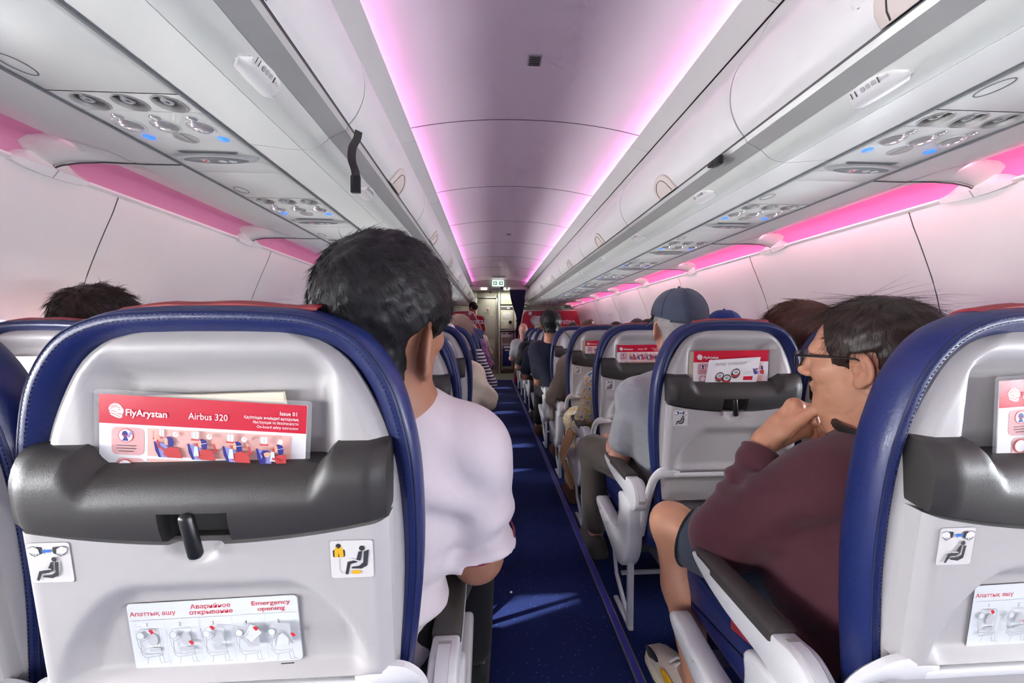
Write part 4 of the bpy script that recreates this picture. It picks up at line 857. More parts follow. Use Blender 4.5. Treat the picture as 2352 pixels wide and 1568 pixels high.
# ------------------------------------------------------------------ signed-distance bodies, meshed with surface nets
def axis_coords(lo, hi, coarse, fines):
    out = [lo]; 
    while out[-1] < hi:
        p = out[-1]; st = coarse
        for a, b, f in fines:
            if a-0.001 <= p <= b: st = min(st, f)
            elif p < a < p+coarse: st = min(st, max(f, a-p))
        out.append(p+st)
    return np.array(out, np.float32)
def smin(a, b, k):
    h = np.clip(0.5+0.5*(b-a)/k, 0, 1); return b*(1-h)+a*h-k*h*(1-h)
class SDF:
    def __init__(s, lo, hi, coarse=0.01, fx=(), fy=(), fz=()):
        s.ax = [axis_coords(lo[i], hi[i], coarse, f) for i, f in enumerate((fx, fy, fz))]
        s.f = np.full([len(a) for a in s.ax], 0.2, np.float32)
    def win(s, lo, hi):
        sl = tuple(slice(max(0, int(np.searchsorted(a, l))-1), int(np.searchsorted(a, h))+1) for a, l, h in zip(s.ax, lo, hi))
        g = np.meshgrid(*(a[q] for a, q in zip(s.ax, sl)), indexing='ij', sparse=True); return sl, g
    def put(s, sl, d, k, op):
        if d.size == 0: return
        c = s.f[sl]
        if op == 'add': s.f[sl] = smin(c, d, k) if k > 0 else np.minimum(c, d)
        elif op == 'sub': s.f[sl] = -smin(-c, d, k) if k > 0 else np.maximum(c, -d)
    def cap(s, a, b, ra, rb=None, k=0.02, op='add', flat=None):
        rb = ra if rb is None else rb; a = np.array(a, float); b = np.array(b, float); r = max(ra, rb)+k*1.5+0.03
        sl, (x, y, z) = s.win(np.minimum(a, b)-r, np.maximum(a, b)+r); d = b-a; L = max(1e-9, d@d)
        t = np.clip(((x-a[0])*d[0]+(y-a[1])*d[1]+(z-a[2])*d[2])/L, 0, 1)
        q = np.sqrt((x-a[0]-d[0]*t)**2+(y-a[1]-d[1]*t)**2+(z-a[2]-d[2]*t)**2)-(ra+(rb-ra)*t); s.put(sl, q.astype(np.float32), k, op)
    def ell(s, c, r, R=None, k=0.02, op='add'):
        c = np.array(c, float); r = np.array(r, float); m = r.max()+k*1.5+0.03; sl, (x, y, z) = s.win(c-m, c+m)
        p = [x-c[0], y-c[1], z-c[2]]
        if R is not None: p = [R[0][i]*p[0]+R[1][i]*p[1]+R[2][i]*p[2] for i in range(3)]     # into local axes
        k0 = np.sqrt((p[0]/r[0])**2+(p[1]/r[1])**2+(p[2]/r[2])**2); k1 = np.sqrt((p[0]/r[0]**2)**2+(p[1]/r[1]**2)**2+(p[2]/r[2]**2)**2)+1e-9
        s.put(sl, (k0*(k0-1)/k1).astype(np.float32), k, op)
    def disp(s, fn, c, rad):
        c = np.array(c, float); sl, (x, y, z) = s.win(c-rad*1.6, c+rad*1.6)
        m = np.exp(-((x-c[0])**2+(y-c[1])**2+(z-c[2])**2)/(rad*rad*0.5)); s.f[sl] += (fn(x, y, z)*m).astype(np.float32)
    def cut(s, fn):                        # intersect with fn <= 0
        x, y, z = np.meshgrid(*s.ax, indexing='ij', sparse=True); s.f = np.maximum(s.f, fn(x, y, z).astype(np.float32))
    def mesh(s):
        F = s.f; I = F < 0; nx, ny, nz = F.shape
        c = [I[i:nx-1+i, j:ny-1+j, k:nz-1+k] for i in (0, 1) for j in (0, 1) for k in (0, 1)]
        cnt = sum(q.astype(np.int8) for q in c); act = (cnt > 0) & (cnt < 8); idx = -np.ones(act.shape, np.int64); cells = np.argwhere(act); idx[act] = np.arange(len(cells))
        pos = np.zeros((len(cells), 3)); num = np.zeros(len(cells)); off = [(i, j, k) for i in (0, 1) for j in (0, 1) for k in (0, 1)]
        val = [F[cells[:, 0]+o[0], cells[:, 1]+o[1], cells[:, 2]+o[2]] for o in off]
        for a in range(8):
            for b in range(a+1, 8):
                d = np.array(off[b])-np.array(off[a])
                if np.abs(d).sum() != 1: continue
                m = (val[a] < 0) != (val[b] < 0); t = np.where(m, val[a]/(val[a]-val[b]+1e-12), 0)
                for ax in range(3):
                    ca = s.ax[ax][cells[:, ax]+off[a][ax]]; cb = s.ax[ax][cells[:, ax]+off[b][ax]]; pos[:, ax] += np.where(m, ca+(cb-ca)*t, 0)
                num += m
        pos /= num[:, None]; faces = []
        for ax in range(3):
            sl0 = [slice(1, -1)]*3; sl1 = [slice(1, -1)]*3; sl0[ax] = slice(0, -1); sl1[ax] = slice(1, None)
            A = I[tuple(sl0)]; B = I[tuple(sl1)]; e = np.argwhere(A != B)
            if len(e) == 0: continue
            flip = A[tuple(e.T)]; e = e.copy(); o = np.ones(3, int); o[ax] = 0; e += o
            u, v = [(1, 2), (2, 0), (0, 1)][ax]; du = np.zeros(3, int); du[u] = 1; dv = np.zeros(3, int); dv[v] = 1
            q = np.stack([idx[tuple((e-du-dv).T)], idx[tuple((e-dv).T)], idx[tuple(e.T)], idx[tuple((e-du).T)]], 1)
            q = np.where(flip[:, None], q, q[:, ::-1]); faces.append(q)
        fc = np.concatenate(faces); fc = fc[(fc >= 0).all(1)]
        return pos, fc
def np_mesh(name, pos, fc, mats, smooth_it=0, face_mat=None):
    if smooth_it:
        nv = len(pos); E = np.concatenate([fc[:, [0, 1]], fc[:, [1, 2]], fc[:, [2, 3]], fc[:, [3, 0]]]); E = np.concatenate([E, E[:, ::-1]])
        deg = np.bincount(E[:, 0], minlength=nv)[:, None]+1e-9
        for it in range(smooth_it):
            acc = np.stack([np.bincount(E[:, 0], pos[E[:, 1], k], nv) for k in range(3)], 1)/deg; pos = pos+(acc-pos)*(0.6 if it % 2 == 0 else -0.55 if smooth_it > 1 else 0.6)
    me = bpy.data.meshes.new(name); me.vertices.add(len(pos)); me.vertices.foreach_set('co', pos.astype(np.float32).ravel())
    me.loops.add(len(fc)*4); me.loops.foreach_set('vertex_index', fc.astype(np.int32).ravel()); me.polygons.add(len(fc))
    me.polygons.foreach_set('loop_start', np.arange(0, len(fc)*4, 4, dtype=np.int32)); me.polygons.foreach_set('loop_total', np.full(len(fc), 4, np.int32)) if False else None
    me.update(calc_edges=True); me.validate()
    for m in (mats if isinstance(mats, (list, tuple)) else [mats]): me.materials.append(M[m])
    if face_mat is not None: me.polygons.foreach_set('material_index', face_mat.astype(np.int32))
    me.polygons.foreach_set('use_smooth', np.ones(len(me.polygons), bool)); return me
def vnormals(me):
    n = np.zeros(len(me.vertices)*3, np.float32); me.vertex_normals.foreach_get('vector', n); return n.reshape(-1, 3)
def rotm(yaw=0, pitch=0, roll=0):      # degrees; yaw to the left, pitch up, roll to the right
    return np.array((Matrix.Rotation(math.radians(yaw), 3, 'Z') @ Matrix.Rotation(math.radians(roll), 3, 'Y') @ Matrix.Rotation(math.radians(pitch), 3, 'X')))
# skin, hair and cloth
def skin(name, col, sss=0.0): dm(name, col, 0.48, sss=sss, bump=0.12, bscale=250, var=0.10, vscale=35)
skin('skin_tan', (0.55, 0.27, 0.16)); skin('skin_fair', (0.66, 0.40, 0.29)); skin('skin_brown', (0.36, 0.165, 0.10)); skin('skin_pink', (0.62, 0.32, 0.23))
dm('hair_black', (0.009, 0.008, 0.009), 0.48, spec=0.35); dm('hair_brown', (0.030, 0.017, 0.012), 0.42, var=0.3, vscale=60); dm('hair_red', (0.10, 0.032, 0.018), 0.45, var=0.35, vscale=70, bump=0.4, bscale=300)
dm('hair_grey', (0.30, 0.27, 0.26), 0.5, var=0.3, vscale=90, bump=0.4, bscale=300); dm('hair_blond', (0.36, 0.25, 0.20), 0.5, var=0.35, vscale=80, bump=0.4, bscale=300); dm('hair_dark', (0.022, 0.012, 0.010), 0.45, var=0.3, vscale=60, bump=0.4, bscale=300)
def cloth(name, col, var=0.08, rough=0.85): dm(name, col, rough, spec=0.25, bump=0.35, bscale=900, var=var, vscale=40, sheen=0.15)
cloth('polo_white', (0.68, 0.62, 0.65), 0.03); cloth('cloth_maroon', (0.085, 0.026, 0.036), 0.12); cloth('cloth_grey', (0.42, 0.43, 0.44), 0.12); cloth('denim_cap', (0.055, 0.068, 0.105), 0.25); cloth('cloth_navy', (0.012, 0.015, 0.035), 0.2)
cloth('cloth_khaki', (0.115, 0.098, 0.08), 0.15); cloth('cloth_shorts', (0.05, 0.062, 0.085), 0.2); cloth('cloth_black', (0.012, 0.013, 0.015), 0.2); cloth('cloth_cream', (0.66, 0.57, 0.44), 0.1); cloth('cloth_beige', (0.33, 0.28, 0.21), 0.15); cloth('cloth_tan', (0.62, 0.36, 0.17), 0.15)
cloth('hem_maroon', (0.22, 0.03, 0.06)); cloth('cloth_red', (0.45, 0.03, 0.04)); cloth('cloth_orange', (0.55, 0.10, 0.03)); cloth('cloth_royal', (0.02, 0.04, 0.22))
dm('shoe_white', (0.62, 0.55, 0.46), 0.5); dm('shoe_brown', (0.12, 0.055, 0.03), 0.6); dm('lens_clear', (0.9, 0.9, 0.95), 0.05, alpha=0.12); dm('nail', (0.62, 0.36, 0.28), 0.35)
EARF = 36
def head_prims(B, C, S, R, neck=None, ears=True, face=True, nk=0.058, edz=0.0, es=1.0):
    C = np.array(C, float); W = lambda p: C+R@(np.array(p)*S)
    e = lambda c, r, k=0.012, op='add', R2=None: B.ell(W(c), np.array(r)*S, R if R2 is None else R@R2, k*S, op)
    e((0, -0.012, 0.030), (0.077, 0.098, 0.086)); e((0, 0.030, -0.030), (0.064, 0.058, 0.078), 0.03); e((0, 0.036, -0.072), (0.053, 0.050, 0.040), 0.025)
    if face:
        e((0, 0.074, -0.098), (0.024, 0.018, 0.018), 0.02); e((0, 0.078, 0.022), (0.052, 0.014, 0.012), 0.02)
        B.cap(W((0, 0.088, 0.012)), W((0, 0.108, -0.026)), 0.008*S, 0.0125*S, 0.010*S)
        for q in (-1, 1):
            e((q*0.011, 0.098, -0.032), (0.009, 0.011, 0.008), 0.006); e((q*0.040, 0.060, -0.024), (0.026, 0.024, 0.022), 0.02)
            e((q*0.033, 0.094, 0.006), (0.018, 0.013, 0.010), 0.010, 'sub'); e((q*0.032, 0.075, 0.005), (0.014, 0.013, 0.012), 0.006)
        e((0, 0.088, -0.0565), (0.022, 0.010, 0.0065), 0.006); e((0, 0.086, -0.0685), (0.019, 0.010, 0.007), 0.006); e((0, 0.0985, -0.0625), (0.022, 0.004, 0.0012), 0.002, 'sub')
        for q in (-1, 1): e((q*0.006, 0.108, -0.041), (0.0035, 0.005, 0.003), 0.002, 'sub')
    if ears:
        for q in (-1, 1):
            R2 = np.array(Matrix.Rotation(math.radians(q*EARF), 3, 'Z') @ Matrix.Rotation(math.radians(-14), 3, 'X'))
            ee = lambda c, r, k, op: e((q*(0.077+(c[0]-0.077)*es), -0.008+(c[1]+0.008)*es, edz-0.01+(c[2]+0.01)*es), tuple(v*es for v in r), k, op, R2)
            ee((0.082, -0.010, -0.010), (0.0075, 0.0215, 0.033), 0.006, 'add'); ee((0.080, -0.002, -0.040), (0.0065, 0.011, 0.012), 0.008, 'add')
            ee((0.0895, -0.007, -0.010), (0.0065, 0.011, 0.020), 0.004, 'sub'); ee((0.0845, 0.003, -0.016), (0.009, 0.006, 0.009), 0.004, 'sub')
            ee((0.086, -0.010, 0.000), (0.004, 0.0035, 0.013), 0.003, 'add')
    if neck is not None: B.cap(W((0, -0.020, -0.055)), neck, nk*S, nk*S*1.08, 0.03)
    return W
def hair_field(B, C, S, R, th=0.02, yfront=0.085, nape=-0.075, amp=0.0035, top=0.0, freq=60, slope=0.38, low=-0.030):
    C = np.array(C, float); c = np.array((0, -0.013, 0.030+top*0.4)); r = np.array((0.077+th*0.85, 0.098+th, 0.086+th+top*0.6))
    x, y, z = np.meshgrid(*B.ax, indexing='ij', sparse=True); x, y, z = x-C[0], y-C[1], z-C[2]
    p = [(R[0][i]*x+R[1][i]*y+R[2][i]*z)/S for i in range(3)]
    q = [p[i]-c[i] for i in range(3)]
    k0 = np.sqrt(sum((q[i]/r[i])**2 for i in range(3))); k1 = np.sqrt(sum((q[i]/r[i]**2)**2 for i in range(3)))+1e-9; d = k0*(k0-1)/k1
    n2 = np.sqrt(((p[0])/0.066)**2+((p[1]+0.040)/0.062)**2+((p[2]+0.05)/0.09)**2); d2 = (n2-1)*0.055                # hair down the back of the neck
    d = smin(d+np.clip((0.012-p[2])/0.05, 0, 1)*th*0.72, d2, 0.02)
    yf = yfront-np.clip((0.075-p[2])*slope, -0.02, 0.055)
    front = p[1]-yf
    ab = np.abs(p[0])
    zl = np.where(p[1] > 0.012, low, np.where(p[1] > -0.030, 0.020, nape))
    zl = np.where(ab < 0.055, np.where(p[1] > 0.02, 0.05, nape), zl)
    d = np.maximum(d, np.maximum(front*0.8, (zl-p[2])*0.8)); 
    d = d+amp*(np.sin(p[0]*freq*2.1+np.sin(p[2]*freq*1.3)*2)*np.sin(p[1]*freq*1.7+p[2]*freq)+0.6*np.sin(p[0]*freq*4.7+p[1]*freq*3.1)*np.sin(p[2]*freq*4.1+p[1]*freq*2))
    B.f = np.minimum(B.f, (d*S).astype(np.float32))
def strands(pos, nrm, C, S, R, n, L, rad, whorl, lift=0.25, jitter=0.35, seed=1, forward=0.0, sel=None):
    rg = np.random.default_rng(seed); C = np.array(C, float); loc = (pos-C)@R/S; ok = np.arange(len(pos))
    if sel is not None: ok = ok[sel(loc)]
    pick = rg.choice(ok, n); w = np.array(whorl); V = []; Fc = []; segs = 4
    for i in pick:
        p = loc[i]+rg.normal(0, 0.0015, 3); nn = R.T@nrm[i]; d = p-w; d = d+np.array([0.25*(-d[1]), 0.25*d[0], -0.03])+np.array([0, forward, 0]); d = d-nn*(d@nn); d /= np.linalg.norm(d)+1e-6
        d = d+rg.normal(0, jitter, 3); d = d-nn*(d@nn)*0.8; d /= np.linalg.norm(d)+1e-6; ln = L*rg.uniform(0.6, 1.3); lf = lift*rg.uniform(0.3, 1.3); base = len(V)
        sd = np.cross(d, nn); sd /= np.linalg.norm(sd)+1e-6; cur = rg.normal(0, 0.2)
        for k in range(segs):
            u = k/(segs-1); c = p-nn*0.003+d*ln*u+nn*(ln*lf*(u*(1-0.75*u)))+sd*cur*ln*u*u; rr = rad*(1-0.85*u)
            for a in range(3):
                t = 2*PI*a/3; V.append(C+R@((c+(sd*math.cos(t)+nn*math.sin(t))*rr)*S))
            if k:
                o = base+(k-1)*3
                for a in range(3): Fc.append((o+a, o+(a+1) % 3, o+3+(a+1) % 3, o+3+a))
    return np.array(V), np.array(Fc)
def make_hair(root, C, S, R, mt, res, th=0.02, yfront=0.085, nape=-0.075, amp=0.0035, top=0.0, st=None, whorl=(0.0, -0.06, 0.10), cutfn=None, freq=60, name='hair', slope=0.38, low=-0.030):
    ext = 0.17*S; B = SDF(np.array(C)-ext, np.array(C)+ext, res); hair_field(B, C, S, R, th, yfront, nape, amp, top, freq, slope, low)
    if cutfn: B.cut(cutfn)
    pos, fc = B.mesh(); me0 = np_mesh('tmp', pos, fc, mt, 2)
    if st:
        nn = vnormals(me0); co = np.zeros(len(me0.vertices)*3, np.float32); me0.vertices.foreach_get('co', co); co = co.reshape(-1, 3).astype(float); A = co; Fa = fc
        for kw in (st if isinstance(st, list) else [st]):
            V, Fc = strands(co, nn, C, S, R, whorl=whorl, **kw); Fa = np.concatenate([Fa, Fc+len(A)]); A = np.concatenate([A, V])
        pos, fc = A, Fa; bpy.data.meshes.remove(me0); me = np_mesh(name, pos-np.array(root.location), fc, mt, 0)
    else:
        bpy.data.meshes.remove(me0); me = np_mesh(name, pos-np.array(root.location), fc, mt, 2)
    o = link(name, me, root)
    return o
def put_sdf(root, name, B, mats, it=2, fmat=None, label=None):
    pos, fc = B.mesh(); fm = None
    if fmat is not None: c = pos[fc].mean(1); fm = fmat(c)
    return link(name, np_mesh(name, pos-np.array(root.location), fc, mats, it, fm), root, label)
# ------------------------------------------------------------------ the two passengers nearest the camera
V3 = np.array
NOEAR = lambda q: (q[:, 2] > 0.035) | (np.abs(q[:, 0]) < 0.058) | (q[:, 1] < -0.06)
def wr(freq, dirv, ph=0.0, amp=0.004):
    dx, dy, dz = dirv; return lambda x, y, z: amp*np.sin(freq*(x*dx+y*dy+z*dz)+ph+1.2*np.sin(14*x+9*z)+0.8*np.sin(17*y))
# -- man in the white polo, left aisle seat
def man_polo():
    t = thing('person', 'man in a white polo shirt seen from behind in the nearest left aisle seat', 'person', (-0.24, 0.80, 0.455))
    S = 1.06; C = (-0.178, 0.668, 1.160); R = rotm(yaw=-24, pitch=2, roll=8)
    B = SDF((-0.62, 0.5, 0.0), (0.16, 1.45, 1.40), 0.011, [(-0.33, -0.03, 0.0042)], [(0.52, 0.84, 0.0042)], [(0.98, 1.36, 0.0042)])
    sh, el, wrr = V3((-0.045, 0.745, 0.905)), V3((-0.030, 0.795, 0.668)), V3((-0.13, 1.02, 0.600))
    nb = V3((-0.185, 0.70, 1.00))
    W = head_prims(B, C, S, R, nb, nk=0.062, edz=-0.020, es=1.2)
    ec = W((0.088, -0.016, -0.026))
    B.cap((-0.19, 0.73, 0.93), (-0.27, 0.76, 0.58), 0.12, 0.13, 0.06); B.cap((-0.33, 0.745, 0.91), sh, 0.06, 0.06, 0.05)
    B.cap(sh, el, 0.062, 0.054, 0.02); B.cap(el, wrr, 0.052, 0.034, 0.02); B.cap((-0.40, 0.76, 0.90), (-0.42, 0.82, 0.62), 0.06, 0.05, 0.02); B.cap((-0.42, 0.82, 0.62), (-0.30, 1.04, 0.60), 0.05, 0.034, 0.02)
    for q, h in ((V3((-0.13, 1.02, 0.600)), 1), (V3((-0.30, 1.04, 0.60)), -1)):        # hands resting in the lap
        B.ell(q+(-0.01*h, 0.06, -0.012), (0.045, 0.055, 0.018), None, 0.02)
        for k in range(4):
            a = q+V3(((-0.034+k*0.021), 0.10, -0.014)); m_ = a+(0.0, 0.038-0.004*abs(k-1.5), -0.006); e_ = m_+(0.0, 0.026, -0.022)
            B.cap(a, m_, 0.010, 0.0095, 0.005); B.cap(m_, e_, 0.0095, 0.008, 0.004)
        B.cap(q+(0.030*-h, 0.03, 0.0), q+(0.056*-h, 0.075, -0.012), 0.0125, 0.010, 0.008)
    for kx, hx in ((-0.055, -0.17), (-0.42, -0.34)):
        B.cap((hx, 0.80, 0.50), (kx, 1.20, 0.50), 0.07, 0.055, 0.03); B.cap((kx, 1.20, 0.50), (kx, 1.20, 0.10), 0.05, 0.038, 0.02); B.cap((kx, 1.18, 0.05), (kx, 1.34, 0.035), 0.04, 0.03, 0.02)
    put_sdf(t, 'body', B, 'skin_brown')
    # polo shirt
    B = SDF((-0.62, 0.52, 0.44), (0.16, 1.02, 1.06), 0.0075)
    B.cap((-0.19, 0.735, 0.90), (-0.275, 0.76, 0.56), 0.150, 0.165, 0.08); B.cap((-0.33, 0.745, 0.905), sh+(-0.02, 0, 0.012), 0.083, 0.080, 0.06)
    B.cap((-0.185, 0.715, 0.97), (-0.19, 0.73, 0.90), 0.075, 0.10, 0.06)
    hem = sh+(el-sh)*0.79; B.cap(sh, hem, 0.088, 0.079, 0.035); B.cap((-0.40, 0.76, 0.90), (-0.415, 0.81, 0.70), 0.085, 0.077, 0.03)
    B.disp(wr(75, (0.35, 0.1, 1.0), 0.5, 0.014), (-0.10, 0.70, 0.62), 0.16); B.disp(wr(70, (-0.5, 0, 1.0), 0, 0.014), (0.0, 0.74, 0.72), 0.12); B.disp(wr(50, (0.8, 0, 0.9), 1, 0.010), (-0.10, 0.68, 0.85), 0.14)
    d = (el-sh)/np.linalg.norm(el-sh)
    arm = lambda x, y, z: np.where((x-sh[0]) > -0.075, ((x-hem[0])*d[0]+(y-hem[1])*d[1]+(z-hem[2])*d[2]), -1.0)
    nbx = V3((-0.186, 0.705, 1.005))
    B.cut(lambda x, y, z: np.where((x > -0.125+0*y), np.where(z < 0.70, np.where((x-(-0.085) > 0.35*(z-0.60)) & (x > -0.10), arm(x, y, z), -1), -1), -1))
    B.ell(V3((-0.187, 0.695, 1.045)), (0.078, 0.080, 0.05), rotm(roll=6), 0.01, 'sub')
    put_sdf(t, 'polo_shirt', B, 'polo_white', 3)
    b = MB(); ax = d; u = np.cross(ax, (0, 1, 0)); u /= np.linalg.norm(u); v = np.cross(ax, u); o0 = np.array(t.location)
    b.tube([tuple(hem+d*0.002+(u*math.cos(a)+v*math.sin(a))*0.0815-o0) for a in np.linspace(0, 2*PI, 33)[:-1]], 0.0026, 6, True); b.build('sleeve_trim', 'hem_maroon', t)
    # trousers
    B = SDF((-0.62, 0.58, 0.05), (0.16, 1.40, 0.66), 0.011)
    B.cap((-0.30, 0.74, 0.56), (-0.22, 0.76, 0.56), 0.125, 0.125, 0.05)
    for kx, hx in ((-0.055, -0.18), (-0.42, -0.34)):
        B.cap((hx, 0.80, 0.53), (kx, 1.20, 0.52), 0.098, 0.078, 0.04); B.cap((kx, 1.20, 0.51), (kx, 1.20, 0.12), 0.072, 0.055, 0.03)
    B.disp(wr(45, (0.3, 1, 0.2), 0, 0.004), (-0.06, 1.1, 0.52), 0.2)
    put_sdf(t, 'trousers', B, 'cloth_black', 2)
    for kx in (-0.055, -0.42):
        b = MB(); rr = []
        for yy, w_, zt in ((-0.07, 0.03, 0.05), (-0.06, 0.042, 0.09), (0.0, 0.045, 0.10), (0.08, 0.05, 0.075), (0.15, 0.047, 0.055), (0.19, 0.03, 0.04)):
            rr.append([(kx+a*w_-o0[0], 1.20+yy-o0[1], z-o0[2]) for a, z in ((-1, 0.0), (-1.05, 0.02), (-0.9, zt*0.7), (-0.4, zt), (0.4, zt), (0.9, zt*0.7), (1.05, 0.02), (1, 0.0))])
        b.loft(rr); b.build('shoe', 'cloth_black', t)
    far_ear = lambda q: np.linalg.norm(q-np.array((0.088, -0.016, -0.020)), axis=1) > 0.045
    make_hair(t, C, S, R, 'hair_black', 0.0046, 0.024, 0.088, -0.078, 0.0022, 0.008, [dict(n=12000, L=0.024, rad=0.00042, lift=0.07, jitter=0.26, seed=3, sel=lambda q: (q[:, 2] > 0.02) & far_ear(q)), dict(n=1500, L=0.014, rad=0.0004, lift=0.45, jitter=0.6, seed=5, sel=lambda q: q[:, 2] > 0.07), dict(n=3000, L=0.012, rad=0.0004, lift=0.05, jitter=0.2, seed=6, sel=lambda q: (q[:, 2] < 0.03) & ((q[:, 1] < -0.06) | (np.abs(q[:, 0]) < 0.05)) & far_ear(q))], (-0.012, -0.080, 0.075), cutfn=lambda x, y, z: 0.035-np.sqrt((x-ec[0])**2+(y-ec[1])**2+((z-ec[2])*0.8)**2))
    b = MB()                                        # a few greying hairs and the thin crown
    return t
# -- man in maroon, right aisle seat, chin on hand
def man_maroon():
    t = thing('person', 'man with glasses in a maroon sweater resting his chin on his hand, nearest right', 'person', (0.86, 0.78, 0.455))
    o0 = np.array(t.location); S = 1.15; C = (0.902, 0.850, 1.078); R = rotm(yaw=33, pitch=-2, roll=-2)
    B = SDF((0.36, 0.55, 0.0), (1.2, 1.38, 1.28), 0.011, [(0.73, 1.06, 0.0036)], [(0.72, 1.06, 0.0036)], [(0.80, 1.27, 0.0036)])
    sh, el, wrr = V3((0.765, 0.800, 0.805)), V3((0.600, 0.925, 0.610)), V3((0.755, 0.985, 0.843))
    nb = V3((0.925, 0.785, 0.90))
    W = head_prims(B, C, S, R, nb, nk=0.062)
    B.cap(W((0, 0.020, -0.095)), W((0, 0.030, -0.125)), 0.045*S, 0.05*S, 0.03)          # fleshy throat
    B.cap((0.92, 0.79, 0.80), (0.86, 0.80, 0.55), 0.13, 0.14, 0.06); B.cap(sh, el, 0.05, 0.046, 0.03); B.cap(el, wrr, 0.044, 0.030, 0.02); B.cap((1.08, 0.80, 0.80), (1.10, 0.90, 0.56), 0.05, 0.045, 0.03); B.cap((1.10, 0.90, 0.56), (0.96, 1.06, 0.60), 0.044, 0.032, 0.02)
    # left hand: loose fist under the chin, thumb up along the jaw, fingertips hanging below
    k1 = V3((0.825, 0.968, 0.945)); k4 = V3((0.869, 0.985, 0.868)); k2 = k1+(k4-k1)*0.34; k3 = k1+(k4-k1)*0.68
    B.cap(wrr, (wrr+k1)/2, 0.029, 0.027, 0.012); B.cap(wrr+(0.010, 0, 0.004), k1-(0.004, 0, 0.006), 0.026, 0.022, 0.012); B.cap(wrr+(0.020, 0.002, -0.004), k4-(0.010, 0, -0.004), 0.025, 0.021, 0.012); B.cap(k1, k4, 0.0205, 0.019, 0.008)
    def fing(ps, rs, k=0.004):
        for a, b_, r1, r2 in zip(ps[:-1], ps[1:], rs[:-1], rs[1:]): B.cap(a, b_, r1, r2, k)
    fing([k1, V3((0.864, 0.962, 0.937)), V3((0.865, 0.948, 0.904))], [0.0150, 0.0140, 0.0115]); fing([k2, V3((0.893, 0.968, 0.918)), V3((0.901, 0.958, 0.875)), V3((0.887, 0.946, 0.851))], [0.0145, 0.0140, 0.0125, 0.0105])
    fing([k3, V3((0.905, 0.978, 0.892)), V3((0.912, 0.968, 0.854)), V3((0.884, 0.956, 0.836))], [0.0140, 0.0132, 0.0118, 0.010]); fing([k4, V3((0.891, 0.984, 0.871)), V3((0.891, 0.974, 0.844)), V3((0.867, 0.962, 0.833))], [0.0130, 0.0118, 0.0105, 0.009])
    tip = V3((0.841, 0.925, 0.942)); fing([wrr+(0.008, -0.014, 0.012), V3((0.784, 0.955, 0.878)), V3((0.819, 0.940, 0.914)), tip], [0.021, 0.0195, 0.0155, 0.0125], 0.008)
    # other hand in the lap
    B.ell((0.93, 1.10, 0.585), (0.05, 0.045, 0.02), None, 0.02)
    for k in range(4): B.cap((0.905+k*0.018, 1.125, 0.585), (0.895+k*0.02, 1.175, 0.568), 0.010, 0.008, 0.004)
    B.cap((0.90, 1.07, 0.595), (0.86, 1.10, 0.585), 0.012, 0.010, 0.008)
    # legs: near knee out towards the aisle
    kn, an = V3((0.572, 1.13, 0.535)), V3((0.606, 1.045, 0.12))
    B.cap((0.76, 0.82, 0.50), kn, 0.080, 0.062, 0.03); B.ell(kn+(0, 0.012, 0.004), (0.062, 0.060, 0.060), None, 0.03); B.cap(kn+(0, 0.0, -0.03), kn+(an-kn)*0.42, 0.055, 0.058, 0.03); B.cap(kn+(an-kn)*0.42, an, 0.056, 0.036, 0.03); B.cap(an, (0.598, 1.13, 0.055), 0.036, 0.028, 0.02)
    k5 = V3((0.94, 1.18, 0.53)); B.cap((0.92, 0.84, 0.50), k5, 0.08, 0.062, 0.03); B.cap(k5, (0.94, 1.20, 0.10), 0.056, 0.038, 0.03)
    put_sdf(t, 'body', B, 'skin_tan', 2)
    b = MB(); b.ell((0, 0, 0), (0.0075, 0.0025, 0.0095), 12, 7, xf=lambda p: tuple(tip+(-0.003, -0.0100, 0.004)+rotm(yaw=-38, pitch=20, roll=32)@V3(p)-o0)); b.build('thumbnail', 'nail', t)
    # sweater
    B = SDF((0.42, 0.55, 0.42), (1.28, 1.10, 0.98), 0.0075)
    B.cap((0.925, 0.785, 0.80), (0.855, 0.80, 0.55), 0.160, 0.195, 0.08); B.cap((0.855, 0.78, 0.55), (0.85, 0.76, 0.48), 0.19, 0.18, 0.06); B.cap(sh+(0.03, -0.005, -0.008), (1.06, 0.79, 0.80), 0.080, 0.082, 0.05); B.cap((0.925, 0.785, 0.842), (0.925, 0.785, 0.80), 0.082, 0.105, 0.05)
    B.cap(sh, el, 0.092, 0.074, 0.04); B.ell(el+(0.0, 0.0, -0.004), (0.070, 0.070, 0.068), None, 0.03); cuff = el+(wrr-el)*0.90; B.cap(el, cuff, 0.068, 0.044, 0.03)
    B.cap((1.08, 0.80, 0.80), (1.10, 0.90, 0.57), 0.085, 0.07, 0.04); B.cap((1.10, 0.90, 0.57), (0.99, 1.03, 0.595), 0.066, 0.046, 0.03)
    d = (wrr-el)/np.linalg.norm(wrr-el)
    B.disp(lambda x, y, z: 0.014*np.sin(95*((x-el[0])*d[0]+(y-el[1])*d[1]+(z-el[2])*d[2])+2.2*np.sin(26*z)), (el+cuff)/2+(0.02, 0.0, 0.03), 0.10)
    B.disp(wr(60, (0.5, 0, 1), 0.3, 0.012), (0.74, 0.75, 0.56), 0.17); B.disp(wr(50, (1, 0, -0.6), 1.0, 0.009), (0.72, 0.80, 0.72), 0.13)
    B.cut(lambda x, y, z: np.where((z > 0.74) & (x < 0.80) & (y > 0.90), (x-cuff[0])*d[0]+(y-cuff[1])*d[1]+(z-cuff[2])*d[2], -1))
    B.ell(V3((0.915, 0.81, 0.965)), (0.098, 0.098, 0.08), None, 0.012, 'sub')
    put_sdf(t, 'sweater', B, 'cloth_maroon', 3)
    b = MB(); u = np.cross(d, (0, 1, 0)); u /= np.linalg.norm(u); v = np.cross(d, u)
